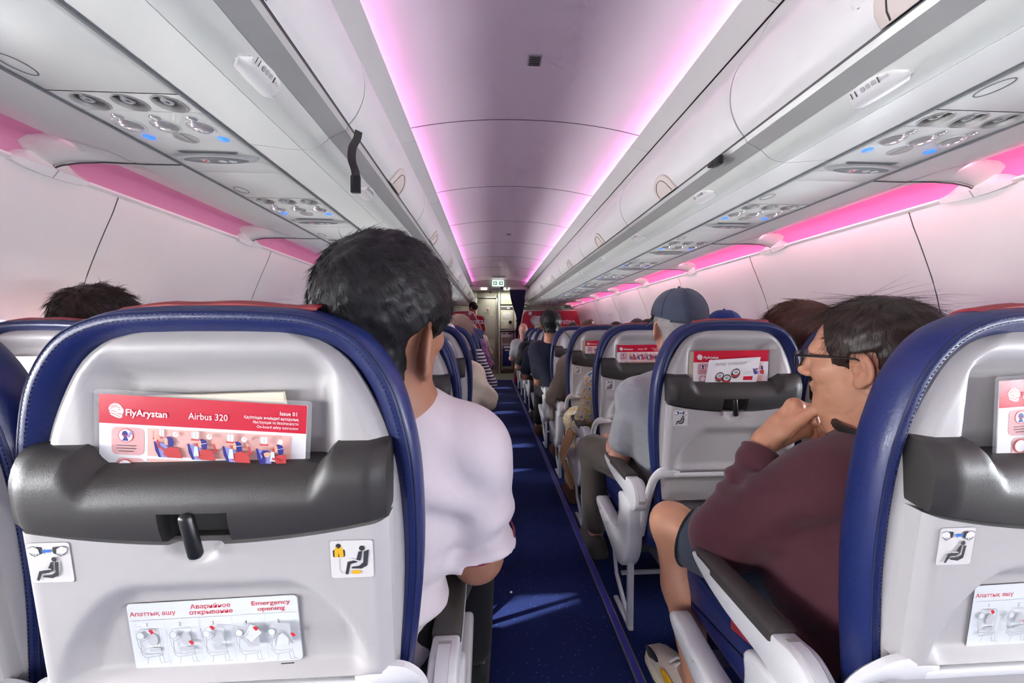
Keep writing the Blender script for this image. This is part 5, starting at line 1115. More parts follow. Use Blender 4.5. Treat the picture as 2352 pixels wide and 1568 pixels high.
    b.tube([tuple(cuff-d*0.004+(u*math.cos(a)+v*math.sin(a))*0.0425-o0) for a in np.linspace(0, 2*PI, 29)[:-1]], 0.0055, 8, True); b.build('cuff', 'cloth_maroon', t)
    b = MB(); pth = [V3((0.715, 0.745, 0.885)), V3((0.722, 0.712, 0.82)), V3((0.70, 0.705, 0.74)), V3((0.668, 0.735, 0.655)), V3((0.665, 0.80, 0.57))]
    # shorts
    B = SDF((0.42, 0.58, 0.36), (1.15, 1.24, 0.70), 0.009); dd0 = (kn-V3((0.76, 0.82, 0.50)))/np.linalg.norm(kn-V3((0.76, 0.82, 0.50)))
    B.cap((0.82, 0.78, 0.53), (0.92, 0.78, 0.53), 0.10, 0.10, 0.05); hemp = kn+(V3((0.76, 0.82, 0.50))-kn)*0.17
    B.cap((0.77, 0.83, 0.52), hemp+dd0*0.03, 0.098, 0.090, 0.04); B.cap((0.92, 0.82, 0.53), (0.94, 1.10, 0.53), 0.10, 0.085, 0.04)
    dd = (kn-V3((0.76, 0.82, 0.50))); dd = dd/np.linalg.norm(dd)
    B.disp(wr(55, (1, 0.4, 0.3), 0, 0.004), hemp, 0.14); B.cut(lambda x, y, z: np.where(x < 0.80, (x-hemp[0])*dd[0]+(y-hemp[1])*dd[1]+(z-hemp[2])*dd[2], -1))
    put_sdf(t, 'shorts', B, 'cloth_shorts', 2)
    b = MB(); u = np.cross(dd, (0, 0, 1)); u /= np.linalg.norm(u); v = np.cross(dd, u)
    b.tube([tuple(hemp-dd*0.003+(u*math.cos(a)*0.090+v*math.sin(a)*0.090)-o0) for a in np.linspace(0, 2*PI, 33)[:-1]], 0.004, 6, True); b.build('shorts_hem', 'cloth_black', t)
    # shoes: chunky pale trainers
    for (sx, sy, yw) in ((0.602, 1.055, 8), (0.94, 1.20, 0)):
        Rz = rotm(yaw=yw); rr = []
        for yy, w_, zt in ((-0.095, 0.022, 0.06), (-0.085, 0.038, 0.105), (-0.03, 0.043, 0.118), (0.03, 0.046, 0.108), (0.09, 0.052, 0.088), (0.14, 0.052, 0.075), (0.18, 0.042, 0.062), (0.20, 0.022, 0.045)):
            rr.append([tuple(V3((sx, sy, 0))+Rz@V3((a*w_, yy, z))-o0) for a, z in ((-0.9, 0.028), (-1.0, 0.034), (-0.95, zt*0.6), (-0.72, zt*0.88), (-0.3, zt), (0.3, zt), (0.72, zt*0.88), (0.95, zt*0.6), (1.0, 0.034), (0.9, 0.028))])
        b = MB(); b.loft(rr); sh_ = b.build('shoe', 'shoe_white', t, 50)
        b = MB(); rs = [[tuple(V3((sx, sy, 0))+Rz@V3((a*w_*1.09, yy*1.03, z))-o0) for a, z in ((-0.95, 0.002), (-1.0, 0.02), (-0.93, 0.036), (0.93, 0.036), (1.0, 0.02), (0.95, 0.002))] for yy, w_, zt in ((-0.10, 0.025, 0), (-0.085, 0.04, 0), (0.03, 0.048, 0), (0.12, 0.054, 0), (0.18, 0.045, 0), (0.205, 0.024, 0))]
        b.loft(rs); b.build('sole', 'cream_paper', sh_, 50)
        b = MB()
        for k, (w_, z0) in enumerate(((0.03, 0.112), (0.032, 0.104), (0.034, 0.096))): b.tube([tuple(V3((sx, sy, 0))+Rz@V3((a*w_, 0.03+k*0.025, z0-abs(a)*0.012+0.006))-o0) for a in (-0.8, -0.4, 0, 0.4, 0.8)], 0.004, 6)
        b.build('laces', 'card_white', sh_)['kind'] = 'stuff'
        b = MB(); b.ell((0, 0, 0), (0.004, 0.040, 0.020), 12, 7, xf=lambda p: tuple(V3((sx, sy, 0))+Rz@(V3(p)+V3((-0.0475, 0.06, 0.056)))-o0)); b.build('side_patch', 'print_yellow', sh_)
        b = MB(); b.ell((0, 0, 0), (0.006, 0.045, 0.022), 12, 7, xf=lambda p: tuple(V3((sx, sy, 0))+Rz@(V3(p)+V3((-0.040, 0.15, 0.050)))-o0)); b.build('toe_patch', 'cloth_black', sh_)
    # receding dark hair with flyaway strands
    make_hair(t, C, S, R, 'hair_brown', 0.0048, 0.013, 0.058, -0.075, 0.0016, 0.002, slope=0.20, low=-0.052, st=[dict(n=8000, L=0.032, rad=0.00042, lift=0.04, jitter=0.16, seed=11, forward=-0.03, sel=lambda q: ((q[:, 2] > 0.035) & (q[:, 1] < 0.045)) | (q[:, 1] < -0.045)), dict(n=110, L=0.10, rad=0.00045, lift=0.10, jitter=0.28, seed=12, forward=0.16, sel=lambda q: (q[:, 2] > 0.105) & (q[:, 1] > -0.02)), dict(n=110, L=0.09, rad=0.00045, lift=0.16, jitter=0.28, seed=13, forward=-0.20, sel=lambda q: (q[:, 2] > 0.09) & (q[:, 1] < 0.03)), dict(n=700, L=0.012, rad=0.0004, lift=0.12, jitter=0.3, seed=15, forward=0.0, sel=lambda q: (q[:, 2] < 0.03) & (q[:, 1] > 0.0))], whorl=(0.0, -0.075, 0.085))
    # glasses
    g_ = thing('eyeglasses', 'black rectangular glasses worn by the man in the maroon sweater', 'glasses', tuple(W((0, 0.10, 0.005)))); go = np.array(g_.location)
    for q in (-1, 1):
        L_ = [(q*(0.036)+a, 0.112-abs(q*0.036+a)*0.10-0.0, 0.002+c) for a, c in rrect(0, 0, 0.0265, 0.0165, 0.008, 4)]
        b = MB(); b.tube([tuple(W(p)-go) for p in L_], 0.0022, 7, True); b.build('rim', 'black_plastic', g_)
        b = MB(); b.add([tuple(W(p)-go) for p in L_], [tuple(range(len(L_)))]); b.build('lens', 'lens_clear', g_, 0)
        b = MB(); b.tube([tuple(W(p)-go) for p in ((q*0.062, 0.104, 0.013), (q*0.072, 0.095, 0.0135), (q*0.0795, 0.06, 0.012), (q*0.083, 0.02, 0.010), (q*0.0845, 0.0, 0.008), (q*0.085, -0.020, -0.004))], [0.0034, 0.0036, 0.003, 0.0022, 0.0022, 0.002], 7); b.build('temple_arm', 'black_plastic', g_)
    b = MB(); b.tube([tuple(W(p)-go) for p in ((-0.0105, 0.111, 0.006), (0, 0.115, 0.008), (0.0105, 0.111, 0.006))], 0.002, 7); b.build('bridge', 'black_plastic', g_)
    # dark headphone band lying round the neck
    h_ = thing('neckband', 'black plastic neckband resting on the collar of the maroon sweater', 'headphones', tuple(nb)); ho = np.array(h_.location)
    P = [(0.918+0.100*math.cos(a), 0.800+0.100*math.sin(a), 0.915+0.012*math.sin(a)) for a in np.linspace(math.radians(100), math.radians(330), 22)]
    b = MB(); b.tube([tuple(V3(p)-ho) for p in P], [0.008+0.008*(1-min(1, i/5)) for i in range(22)], 8, flat=1.5); b.build('band', 'black_plastic', h_)
    return t
man_polo(); man_maroon()
# ------------------------------------------------------------------ other passengers
def pattern(name, kind):
    m = bpy.data.materials.new(name); m.use_nodes = True; nt = m.node_tree; b = nt.nodes['Principled BSDF']; b.inputs['Roughness'].default_value = 0.8
    tc = nt.nodes.new('ShaderNodeTexCoord'); r = nt.nodes.new('ShaderNodeValToRGB'); r.color_ramp.interpolation = 'CONSTANT'; e = r.color_ramp.elements
    if kind == 'floral':
        v = nt.nodes.new('ShaderNodeTexNoise'); v.inputs['Scale'].default_value = 30; v.inputs['Detail'].default_value = 3; src = v.outputs['Fac']
        cols = [(0, (0.05, 0.25, 0.45)), (0.36, (0.80, 0.78, 0.70)), (0.47, (0.75, 0.55, 0.10)), (0.54, (0.82, 0.80, 0.74)), (0.60, (0.55, 0.16, 0.05)), (0.64, (0.80, 0.74, 0.60)), (0.72, (0.10, 0.35, 0.55))]
    elif kind == 'stripe':
        v = nt.nodes.new('ShaderNodeTexWave'); v.inputs['Scale'].default_value = 12.0; v.bands_direction = 'Z'; v.inputs['Distortion'].default_value = 0.6; src = v.outputs['Fac']
        cols = [(0, (0.015, 0.018, 0.06)), (0.48, (0.80, 0.72, 0.74))]
    else:
        v = nt.nodes.new('ShaderNodeTexVoronoi'); v.inputs['Scale'].default_value = 55; src = v.outputs['Distance']
        cols = [(0, (0.03, 0.01, 0.05)), (0.25, (0.22, 0.07, 0.25)), (0.45, (0.45, 0.22, 0.42))]
    nt.links.new(tc.outputs['Object'], v.inputs['Vector']); nt.links.new(src, r.inputs['Fac'])
    while len(e) < len(cols): e.new(0.5)
    for i, (p, c) in enumerate(cols): e[i].position = p; e[i].color = c+(1,)
    nt.links.new(r.outputs['Color'], b.inputs['Base Color']); M[name] = m
dm('shoe_dark', (0.05, 0.045, 0.04), 0.6)
pattern('cloth_floral', 'floral'); pattern('cloth_stripe', 'stripe'); pattern('cloth_purple', 'leopard')
def cap_mesh(t, C, S, R, m):
    o0 = np.array(t.location); W = lambda p: tuple(np.array(C)+R@(np.array(p)*S)-o0)
    b = MB(); rings = []
    for j in range(9):
        a = j/8*PI/2; z = 0.045+0.098*math.sin(a); f = math.cos(a)**0.85 if j < 8 else 0.04
        rings.append([W((0.094*f*math.cos(q), -0.012+0.116*f*math.sin(q), z-(0.028 if j == 0 else 0.014*(1-j/8))*max(0, -math.sin(q))*1.0)) for q in np.linspace(0, 2*PI, 37)[:-1]])
    b.loft(rings, True, False, True); c = b.build('cap_crown', m, t, 60)
    b = MB(); b.ell(W((0, -0.012, 0.145)), (0.006*S, 0.006*S, 0.005*S)); b.build('cap_button', m, c)
    for q in range(6):
        a = q*PI/3+0.52; P = []
        for j in range(8): s_ = j/8*PI/2; f = math.cos(s_)**0.85; P.append(W((0.0945*f*math.cos(a), -0.012+0.1165*f*math.sin(a), 0.045+0.0985*math.sin(s_)-0.014*(1-j/8)*max(0, -math.sin(a)))))
        b = MB(); b.tube(P, 0.0018*S, 5); b.build('cap_seam', m, c)
    b = MB(); top = []; bot = []
    for q in np.linspace(-1, 1, 13):
        x = 0.082*q; yb = 0.085-0.05*q*q; yf = 0.17-0.055*q*q; zb = 0.044; top.append([W((x, yb, zb)), W((x*1.02, (yb+yf)/2, zb-0.004-0.02*q*q)), W((x, yf, zb-0.016-0.025*q*q))]); 
    b.grid(top); b.grid([[(p[0], p[1], p[2]-0.004) for p in r_] for r_ in top]); b.build('cap_brim', m, t)
    b = MB(); b.tube([W((0.086*math.sin(q), -0.012-0.112*math.cos(q), 0.012+0.01*abs(q))) for q in np.linspace(-0.75, 0.75, 13)], 0.009*S, 6, flat=0.4); b.build('cap_strap', m, t)
def pax(label, C, S=1.0, yaw=0, pitch=0, roll=0, hair='hair_black', sk='skin_tan', shirt='cloth_grey', sg=1, arm=None, hem=0.6, hips=None, res=0.012, cap=None, hk={}, legs=None, pants='cloth_black', r=1.0, face=True, hairless=False, standing=False, pos=None):
    C = V3(C, float) if False else np.array(C, float); R = rotm(yaw, pitch, roll); hip = np.array(hips if hips is not None else (C[0], C[1]+0.12, 0.52)); t = thing('person', label, 'person', (hip[0], hip[1], 0.455 if not standing else 0.0)); o0 = np.array(t.location)
    nb = C+np.array((0, 0.02, -0.205*S)); ch = nb+(0, 0.03, -0.10); s0 = nb+np.array((-sg*0.17*S, 0.02, -0.075*S)); s1 = nb+np.array((sg*0.17*S, 0.02, -0.075*S))
    A = arm if arm is not None else [s0, s0+(-sg*0.04, 0.06, -0.27), s0+(sg*0.04, 0.28, -0.27)]
    A = [np.array(a, float) for a in A]; s0 = A[0]; A2 = [s1, s1+(sg*0.03, 0.06, -0.27), s1+(-sg*0.06, 0.28, -0.27)]
    pts = np.array([C-0.16*S, C+0.16*S, hip-0.2, hip+0.2]+A+A2+([np.array(q) for L in (legs or []) for q in L])); lo = pts.min(0)-0.10; hi = pts.max(0)+0.12
    fine = min(res, 0.006) if res < 0.011 else res*0.75
    B = SDF(lo, hi, res, [(C[0]-0.11*S, C[0]+0.11*S, fine)], [(C[1]-0.13*S, C[1]+0.14*S, fine)], [(C[2]-0.14*S, C[2]+0.14*S, fine)])
    head_prims(B, C, S, R, nb, True, face)
    B.cap(ch, hip, 0.10*r, 0.11*r, 0.05); B.cap(s0, s1, 0.055, 0.055, 0.05)
    for q in (A, A2):
        B.cap(q[0], q[1], 0.05*r, 0.043*r, 0.02); B.cap(q[1], q[2], 0.043*r, 0.028, 0.02); d = q[2]-q[1]; d = d/np.linalg.norm(d); e_ = q[2]+d*0.06; B.cap(q[2], e_, 0.032, 0.034, 0.015)
        sd = np.cross(d, (0, 0, 1)); sd /= np.linalg.norm(sd)+1e-6
        for k in range(4): a0 = e_+sd*(k-1.5)*0.021+d*0.015; B.cap(a0, a0+d*0.045+(0, 0, -0.012), 0.0095, 0.0085, 0.004); B.cap(a0+d*0.045+(0, 0, -0.012), a0+d*0.058+(0, 0, -0.035), 0.0085, 0.0075, 0.004)
        B.cap(q[2]+sd*0.03+d*0.02, q[2]+sd*0.052+d*0.065+(0, 0, -0.008), 0.012, 0.009, 0.008)
    for L in (legs or []):
        L = [np.array(q, float) for q in L]; B.cap(L[0], L[1], 0.075*r, 0.055, 0.03); B.cap(L[1], L[2], 0.052, 0.036, 0.02); B.cap(L[2], L[2]+(0, 0.10, -0.04), 0.034, 0.028, 0.02)
    put_sdf(t, 'body', B, sk, 2)
    B = SDF(lo, hi, res*0.9)
    B.cap(ch, hip+(0, 0, 0.03), 0.135*r, 0.15*r, 0.06); B.cap(s0, s1, 0.076*r, 0.076*r, 0.07); B.cap(nb+(0, 0, -0.01), ch, 0.066*S, 0.10, 0.05); B.cap(nb+(0, 0.01, -0.03), s0+(0, 0, 0.01), 0.062, 0.066*r, 0.06); B.cap(s0+(sg*0.06, 0.02, -0.10), hip+(-sg*0.04, 0, 0.05), 0.11*r, 0.13*r, 0.07)
    for q in (A, A2):
        if hem <= 1: B.cap(q[0], q[0]+(q[1]-q[0])*hem, 0.073*r, 0.066*r, 0.03)
        else: B.cap(q[0], q[1], 0.074*r, 0.062*r, 0.03); B.cap(q[1], q[1]+(q[2]-q[1])*(hem-1), 0.062*r, 0.045*r, 0.03)
    for k, q in enumerate((A[0], A[1], ch)): B.disp(wr(50+8*k, (0.5, 0.2, 1), k, 0.007), q, 0.14)
    B.ell(nb+(0, 0.0, 0.055*S), (0.07*S, 0.07*S, 0.06*S), None, 0.01, 'sub')
    put_sdf(t, 'shirt', B, shirt, 2)
    if legs:
        B = SDF(lo, hi, res); 
        for L in legs: L = [np.array(q, float) for q in L]; B.cap(L[0], L[1], 0.10*r, 0.078, 0.04); B.cap(L[1], L[2]+(0, 0, 0.05), 0.074, 0.062, 0.03); B.disp(wr(45, (0.3, 1, 0.5), 0, 0.006), L[1], 0.16)
        put_sdf(t, 'trousers', B, pants, 2)
        for L in legs:
            x, y, z = np.array(L[2])-o0; b = MB(); b.loft([[(x+a*w_, y+yy, zz-o0[2]) for a, zz in ((-1, 0.002), (-1.05, 0.02), (-0.85, zt*0.75), (-0.3, zt), (0.3, zt), (0.85, zt*0.75), (1.05, 0.02), (1, 0.002))] for yy, w_, zt in ((-0.09, 0.03, 0.06), (-0.07, 0.042, 0.095), (0.02, 0.044, 0.10), (0.10, 0.05, 0.075), (0.16, 0.045, 0.055), (0.19, 0.025, 0.04))]); b.build('shoe', 'shoe_brown' if pants != 'cloth_khaki' else 'shoe_dark', t)
    if cap: cap_mesh(t, C, S, R, cap)
    if not hairless:
        kw = dict(th=0.016, yfront=0.08, nape=-0.075, amp=0.003, top=0.0); kw.update(hk); make_hair(t, C, S, R, hair, 0.0075 if res < 0.0125 else res*0.68, **kw)
    return t
rY = lambda k, sg: PITCH*k+(-0.03 if sg > 0 else 0)
# second row right: man in grey T-shirt and denim cap
pax('man in a grey T-shirt and dark denim cap in the second right aisle seat', (0.744, 1.46, 1.160), 1.08, yaw=-6, hair='hair_grey', sk='skin_pink', shirt='cloth_grey', sg=1, arm=[(0.600, 1.50, 0.870), (0.560, 1.60, 0.590), (0.60, 1.86, 0.575)], hem=0.68, hips=(0.80, 1.53, 0.54), res=0.0095, cap='denim_cap', hk=dict(th=0.010, amp=0.001, top=-0.03, cutfn=lambda x, y, z: z-1.235), legs=[((0.70, 1.56, 0.52), (0.535, 1.92, 0.52), (0.545, 1.90, 0.10)), ((0.88, 1.56, 0.52), (0.90, 1.95, 0.52), (0.90, 1.95, 0.10))], pants='cloth_khaki')
b = thing('folded_cloth', 'red folded cloth beside the hip of the man in the denim cap', 'cloth', (0.665, 1.60, 0.47)); q = MB(); q.ell((0, 0, 0.04), (0.03, 0.07, 0.06)); q.ell((0.01, 0.03, 0.02), (0.035, 0.06, 0.04)); q.build('folds', 'cloth_orange', b)['kind'] = 'stuff'
pax('person with reddish brown hair beside the man with glasses, second row middle seat', (1.228, 1.45, 1.122), 1.08, yaw=16, hair='hair_red', sk='skin_fair', shirt='cloth_grey', sg=1, hips=(1.33, 1.53, 0.54), res=0.0095, hk=dict(th=0.022, yfront=0.09, amp=0.003, st=[dict(n=2500, L=0.05, rad=0.0009, lift=0.08, jitter=0.15, seed=21, sel=lambda q: (q[:, 2] > 0.03) | (q[:, 1] < -0.05))]))
pax('passenger in a navy cap just showing above the third row right seats', (1.378, 2.16, 1.125), 1.0, hair='hair_dark', sk='skin_tan', shirt='cloth_navy', sg=1, res=0.014, cap='cloth_royal', hk=dict(th=0.008, top=-0.03, cutfn=lambda x, y, z: z-1.19))
# third row right: floral dress; fourth: beige sleeve; fifth: navy polo
pax('woman in a yellow floral dress in the third right aisle seat', (0.80, 2.18, 1.03), 0.95, hair='hair_dark', sk='skin_tan', shirt='cloth_floral', sg=1, arm=[(0.635, 2.20, 0.82), (0.560, 2.26, 0.55), (0.64, 2.52, 0.54)], hem=1.15, hips=(0.80, 2.28, 0.52), res=0.012, legs=[((0.70, 2.30, 0.52), (0.60, 2.62, 0.52), (0.560, 2.50, 0.09)), ((0.88, 2.3, 0.52), (0.88, 2.64, 0.52), (0.88, 2.6, 0.10))], pants='cloth_floral')
pax('person in a loose beige shirt in the fourth right aisle seat', (0.80, 2.93, 1.03), 0.95, hair='hair_dark', sk='skin_tan', shirt='cloth_beige', sg=1, arm=[(0.62, 2.94, 0.86), (0.515, 3.00, 0.60), (0.60, 3.24, 0.56)], hem=1.35, hips=(0.79, 3.02, 0.52), res=0.013, r=1.15, legs=[((0.70, 3.04, 0.52), (0.60, 3.36, 0.5), (0.60, 3.40, 0.1))], pants='cloth_beige')
pax('dark haired man in a navy polo leaning into the aisle, fifth right seat', (0.577, 3.62, 1.205), 1.06, yaw=-3, hair='hair_black', sk='skin_tan', shirt='cloth_navy', sg=1, arm=[(0.455, 3.66, 0.945), (0.475, 3.72, 0.635), (0.60, 3.95, 0.58)], hem=0.72, hips=(0.72, 3.75, 0.53), res=0.011, r=1.1, hk=dict(th=0.022, amp=0.003, st=[dict(n=1500, L=0.03, rad=0.0012, lift=0.25, jitter=0.4, seed=31, sel=NOEAR)]), legs=[((0.62, 3.78, 0.52), (0.55, 4.12, 0.5), (0.53, 4.12, 0.1))], pants='cloth_black')
pax('man in a dark navy T-shirt with his arm in the aisle, sixth right seat', (0.70, 4.40, 1.06), 0.98, hair='hair_black', sk='skin_brown', shirt='cloth_navy', sg=1, arm=[(0.475, 4.36, 0.88), (0.395, 4.44, 0.60), (0.50, 4.66, 0.55)], hem=0.72, hips=(0.74, 4.48, 0.53), res=0.014, r=1.1, legs=[((0.66, 4.5, 0.52), (0.58, 4.84, 0.5), (0.56, 4.86, 0.1))])
pax('man in a black T-shirt with bare forearm, seventh right aisle seat', (0.70, 5.13, 1.06), 0.98, hair='hair_dark', sk='skin_brown', shirt='cloth_black', sg=1, arm=[(0.46, 5.13, 0.90), (0.375, 5.24, 0.62), (0.46, 5.45, 0.56)], hem=0.7, hips=(0.74, 5.22, 0.53), res=0.016)
pax('bald man leaning into the aisle in the ninth right seat', (0.56, 6.55, 1.150), 0.98, sk='skin_pink', shirt='cloth_grey', sg=1, arm=[(0.43, 6.6, 0.89), (0.36, 6.66, 0.64), (0.5, 6.9, 0.58)], hem=0.7, hips=(0.70, 6.66, 0.53), res=0.016, hairless=True)
pax('grey haired passenger beyond the navy polo man, eighth right row', (0.755, 5.87, 1.235), 1.0, hair='hair_grey', sk='skin_fair', shirt='cloth_black', sg=1, res=0.016)
for i, (x, y, z, hm, nm) in enumerate(((1.30, 5.92, 1.140, 'hair_dark', 'dark hair showing above the eighth row seats beside the navy polo man'), (1.345, 5.18, 1.150, 'hair_red', 'brown hair tied up showing above the seventh row right middle seat'), (1.49, 4.40, 1.118, 'hair_dark', 'dark hair showing above the sixth row right middle seat'), (1.74, 4.40, 1.155, 'hair_dark', 'black hair showing above the sixth row right window seat'), (1.565, 3.68, 1.128, 'hair_brown', 'brown hair showing above the fifth row right window seat'))):
    o = pax('passenger with '+nm, (x, y, z), 1.0, hair=hm, sk='skin_tan', shirt='cloth_navy' if i % 2 else 'cloth_grey', sg=1, res=0.018, face=False)
    if i == 1:
        b = MB(); b.ell((x-o.location.x+0.03, y-o.location.y-0.07, z-o.location.z+0.11), (0.04, 0.04, 0.035)); b.build('hair_bun', hm, o)
# left side
pax('passenger with tousled brown hair in the second row left window seat', (-1.445, 1.48, 1.165), 1.05, yaw=-5, hair='hair_brown', sk='skin_tan', shirt='cloth_grey', sg=-1, res=0.011, hk=dict(th=0.022, amp=0.004, top=0.006, st=[dict(n=3500, L=0.040, rad=0.0011, lift=0.5, jitter=0.5, seed=41, sel=NOEAR)]))
pax('person in a white cap and fuzzy cream sweater in the third left aisle seat', (-0.290, 2.20, 1.065), 1.0, hair='hair_grey', sk='skin_fair', shirt='cloth_cream', sg=-1, arm=[(-0.13, 2.20, 0.87), (-0.035, 2.26, 0.80-0.07), (-0.20, 2.45, 0.66)], hem=1.9, hips=(-0.36, 2.28, 0.53), res=0.012, r=1.12, cap='card_white', hk=dict(th=0.008, top=-0.03, cutfn=lambda x, y, z: z-1.12))
pax('woman with greying blond hair and a striped top in the fourth left aisle seat', (-0.245, 2.94, 1.130), 1.02, hair='hair_blond', sk='skin_fair', shirt='cloth_stripe', sg=-1, arm=[(-0.13, 2.96, 0.92), (-0.020, 3.05, 0.72), (-0.16, 3.25, 0.62)], hem=1.2, hips=(-0.36, 3.02, 0.53), res=0.012, hk=dict(th=0.024, nape=-0.11, amp=0.004, st=[dict(n=1600, L=0.05, rad=0.0014, lift=0.15, jitter=0.2, seed=51)]))
pax('woman in a purple spotted blouse in the sixth left aisle seat', (-0.30, 4.42, 1.10), 0.98, hair='hair_dark', sk='skin_fair', shirt='cloth_purple', sg=-1, arm=[(-0.14, 4.42, 0.96), (-0.035, 4.52, 0.73), (-0.2, 4.7, 0.6)], hem=1.3, hips=(-0.36, 4.50, 0.53), res=0.014, hk=dict(th=0.024, nape=-0.12))
pax('person in pale pink leaning out of the eighth left aisle seat', (-0.30, 5.9, 1.12), 0.98, hair='hair_blond', sk='skin_fair', shirt='cloth_cream', sg=-1, arm=[(-0.13, 5.9, 0.98), (-0.02, 6.0, 0.78), (-0.2, 6.2, 0.6)], hem=0.4, hips=(-0.36, 5.98, 0.53), res=0.016)
# standing crew member by the left partition
cr_ = pax('cabin crew member in red with dark hair tied back, standing beyond the left partition', (-0.42, 8.75, 1.665), 0.98, yaw=55, hair='hair_dark', sk='skin_tan', shirt='cloth_red', sg=-1, arm=[(-0.24, 8.76, 1.38), (-0.20, 8.82, 1.12), (-0.40, 8.95, 1.05)], hem=0.9, hips=(-0.42, 8.80, 0.98), res=0.016, standing=True, hk=dict(th=0.022, nape=-0.06), legs=[((-0.36, 8.80, 0.94), (-0.36, 8.80, 0.5), (-0.36, 8.80, 0.09)), ((-0.50, 8.80, 0.94), (-0.50, 8.80, 0.5), (-0.50, 8.80, 0.09))], pants='cloth_red')

b = MB(); b.ell((-0.43-cr_.location.x+0.07, 8.75-cr_.location.y-0.10, 1.70), (0.05, 0.05, 0.045)); b.build('hair_bun', 'hair_dark', cr_)
b = MB(); b.tube([(0.085*math.cos(a), -0.03+0.085*math.sin(a), 1.475) for a in np.linspace(0, 2*PI, 20)[:-1]], 0.022, 8, True); b.build('neck_scarf', 'print_yellow', cr_)
# ------------------------------------------------------------------ forward end: partitions, galley, cockpit door
def part(parent, name, m, *boxes, r=0.004, smooth=30):
    b = MB()
    for lo, hi in boxes: b.box(lo, hi, r)
    return b.build(name, m, parent, smooth)
for sg, side in ((-1, 'left'), (1, 'right')):
    t = thing('partition', 'red partition panel with lion emblem and pale edge at the %s front of the cabin' % side, 'partition', (X(sg, 1.1), 8.25, 0)); ox = t.location.x
    prof = [(0.315, 0.0), (0.33, 0.30), (0.365, 0.75), (0.45, 1.20), (0.50, 1.45), (0.525, 1.52), (0.575, 1.56), (1.2, 1.57), (1.70, 1.57), (1.85, 1.0), (1.80, 0.0)] if sg > 0 else [(0.315, 0.0), (0.33, 0.40), (0.365, 0.85), (0.43, 1.20), (0.54, 1.42), (0.60, 1.52), (0.68, 1.555), (1.2, 1.545), (1.70, 1.54), (1.85, 1.0), (1.80, 0.0)]
    b = MB(); b.prism(prof, lambda p: (X(sg, p[0])-ox, -0.012, p[1]), lambda p: (X(sg, p[0])-ox, 0.025, p[1])); b.build('panel', 'partition_red', t, 30)
    b = MB(); b.tube([(X(sg, p[0])-ox, 0.006, p[1]) for p in prof[:9]], 0.019, 8); b.build('edge_trim', 'partition_edge', t, 60)
    xl = 0.86-ox if sg > 0 else -1.08-ox
    pr = Print(['card_white'], lambda x, y, dz: (xl+x, -0.0125-dz*4, 1.24+y)); lion(pr, 'card_white', 'partition_red', 0.0, -0.02, 0.24); pr.build('lion_emblem', t)
    pr = Print(['card_white'], lambda x, y, dz: (xl+x, -0.0125-dz*4, 1.24+y)); pr.text('card_white', 'FlyArystan', 0.28, 0.04, 0.17, bold=0.02); pr.build('lettering', t)['kind'] = 'stuff'
    part(t, 'placard_plate', 'card_white', ((X(sg, 0.66)-ox-0.035, -0.018, 1.475), (X(sg, 0.66)-ox+0.035, -0.012, 1.545)))
YW = 10.0
b = MB(); b.box((CX-2.05, YW+0.06, -0.05), (CX+2.05, YW+0.12, 2.7)); struct(b.build('wall_front', 'galley_grey'))
b = MB(); b.box((CX-2.0, YW-0.02, 0), (-0.48, YW+0.06, 2.4)); struct(b.build('trim_8', 'galley_cream'))
b = MB(); b.box((-0.48, YW-0.05, 0), (-0.38, YW+0.06, 2.4), 0.01); struct(b.build('trim_9', 'galley_cream'))
# cockpit door
d = bpy.data.objects.new('door_1', None); COL.objects.link(d); struct(d); d.location = (-0.10, YW, 0)
part(d, 'door_leaf', 'door_grey', ((-0.26, -0.005, 0.04), (0.24, 0.04, 1.97)), r=0.012)
part(d, 'door_frame', 'steel', ((-0.285, -0.02, 0.0), (-0.262, 0.05, 2.02)), ((0.243, -0.02, 0.0), (0.275, 0.05, 2.02)), ((-0.285, -0.02, 1.985), (0.275, 0.05, 2.02)))
part(d, 'lower_panel', 'door_grey', ((-0.22, -0.012, 0.10), (0.20, 0.0, 0.88)), r=0.01)
part(d, 'kick_plate', 'steel', ((-0.25, -0.014, 0.0), (0.24, 0.0, 0.07)))
b = MB(); b.lathe([(0.045, 0), (0.045, 0.012), (0.032, 0.014), (0.03, 0.006), (0.001, 0.006)], n=20, xf=lambda p: (0.11+p.x, -0.006-p.z, 1.56+p.y)); pv = b.build('peep_hole', 'galley_cream', d)
b = MB(); b.ell((0.11, -0.014, 1.56), (0.012, 0.006, 0.012)); b.build('peep_lens', 'black_plastic', pv)
part(d, 'warning_label', 'card_white', ((-0.02, -0.010, 1.66), (0.045, -0.004, 1.73)), r=0.002); part(d, 'red_bar', 'print_red', ((-0.014, -0.012, 1.683), (0.039, -0.008, 1.707)), r=0.001)
part(d, 'door_handle', 'steel', ((-0.06, -0.03, 1.60), (-0.04, -0.006, 1.625)), ((0.03, -0.03, 1.60), (0.05, -0.006, 1.625)), ((-0.06, -0.034, 1.608), (0.05, -0.026, 1.620)))
b = MB(); b.box((-0.38, YW-0.03, 2.02), (0.19, YW+0.06, 2.34), 0.006); hp = struct(b.build('trim_10', 'galley_grey'))
b = MB(); b.lathe([(0.03, 0), (0.028, 0.02), (0.01, 0.022)], n=16, xf=lambda p: (-0.02+p.x, YW-0.031-p.z, 2.14+p.y)); b.build('camera_dome', 'black_plastic', hp)
b = MB(); b.box((0.19, YW-0.10, 0.0), (0.235, YW+0.06, 2.4), 0.006); struct(b.build('trim_11', 'galley_cream'))
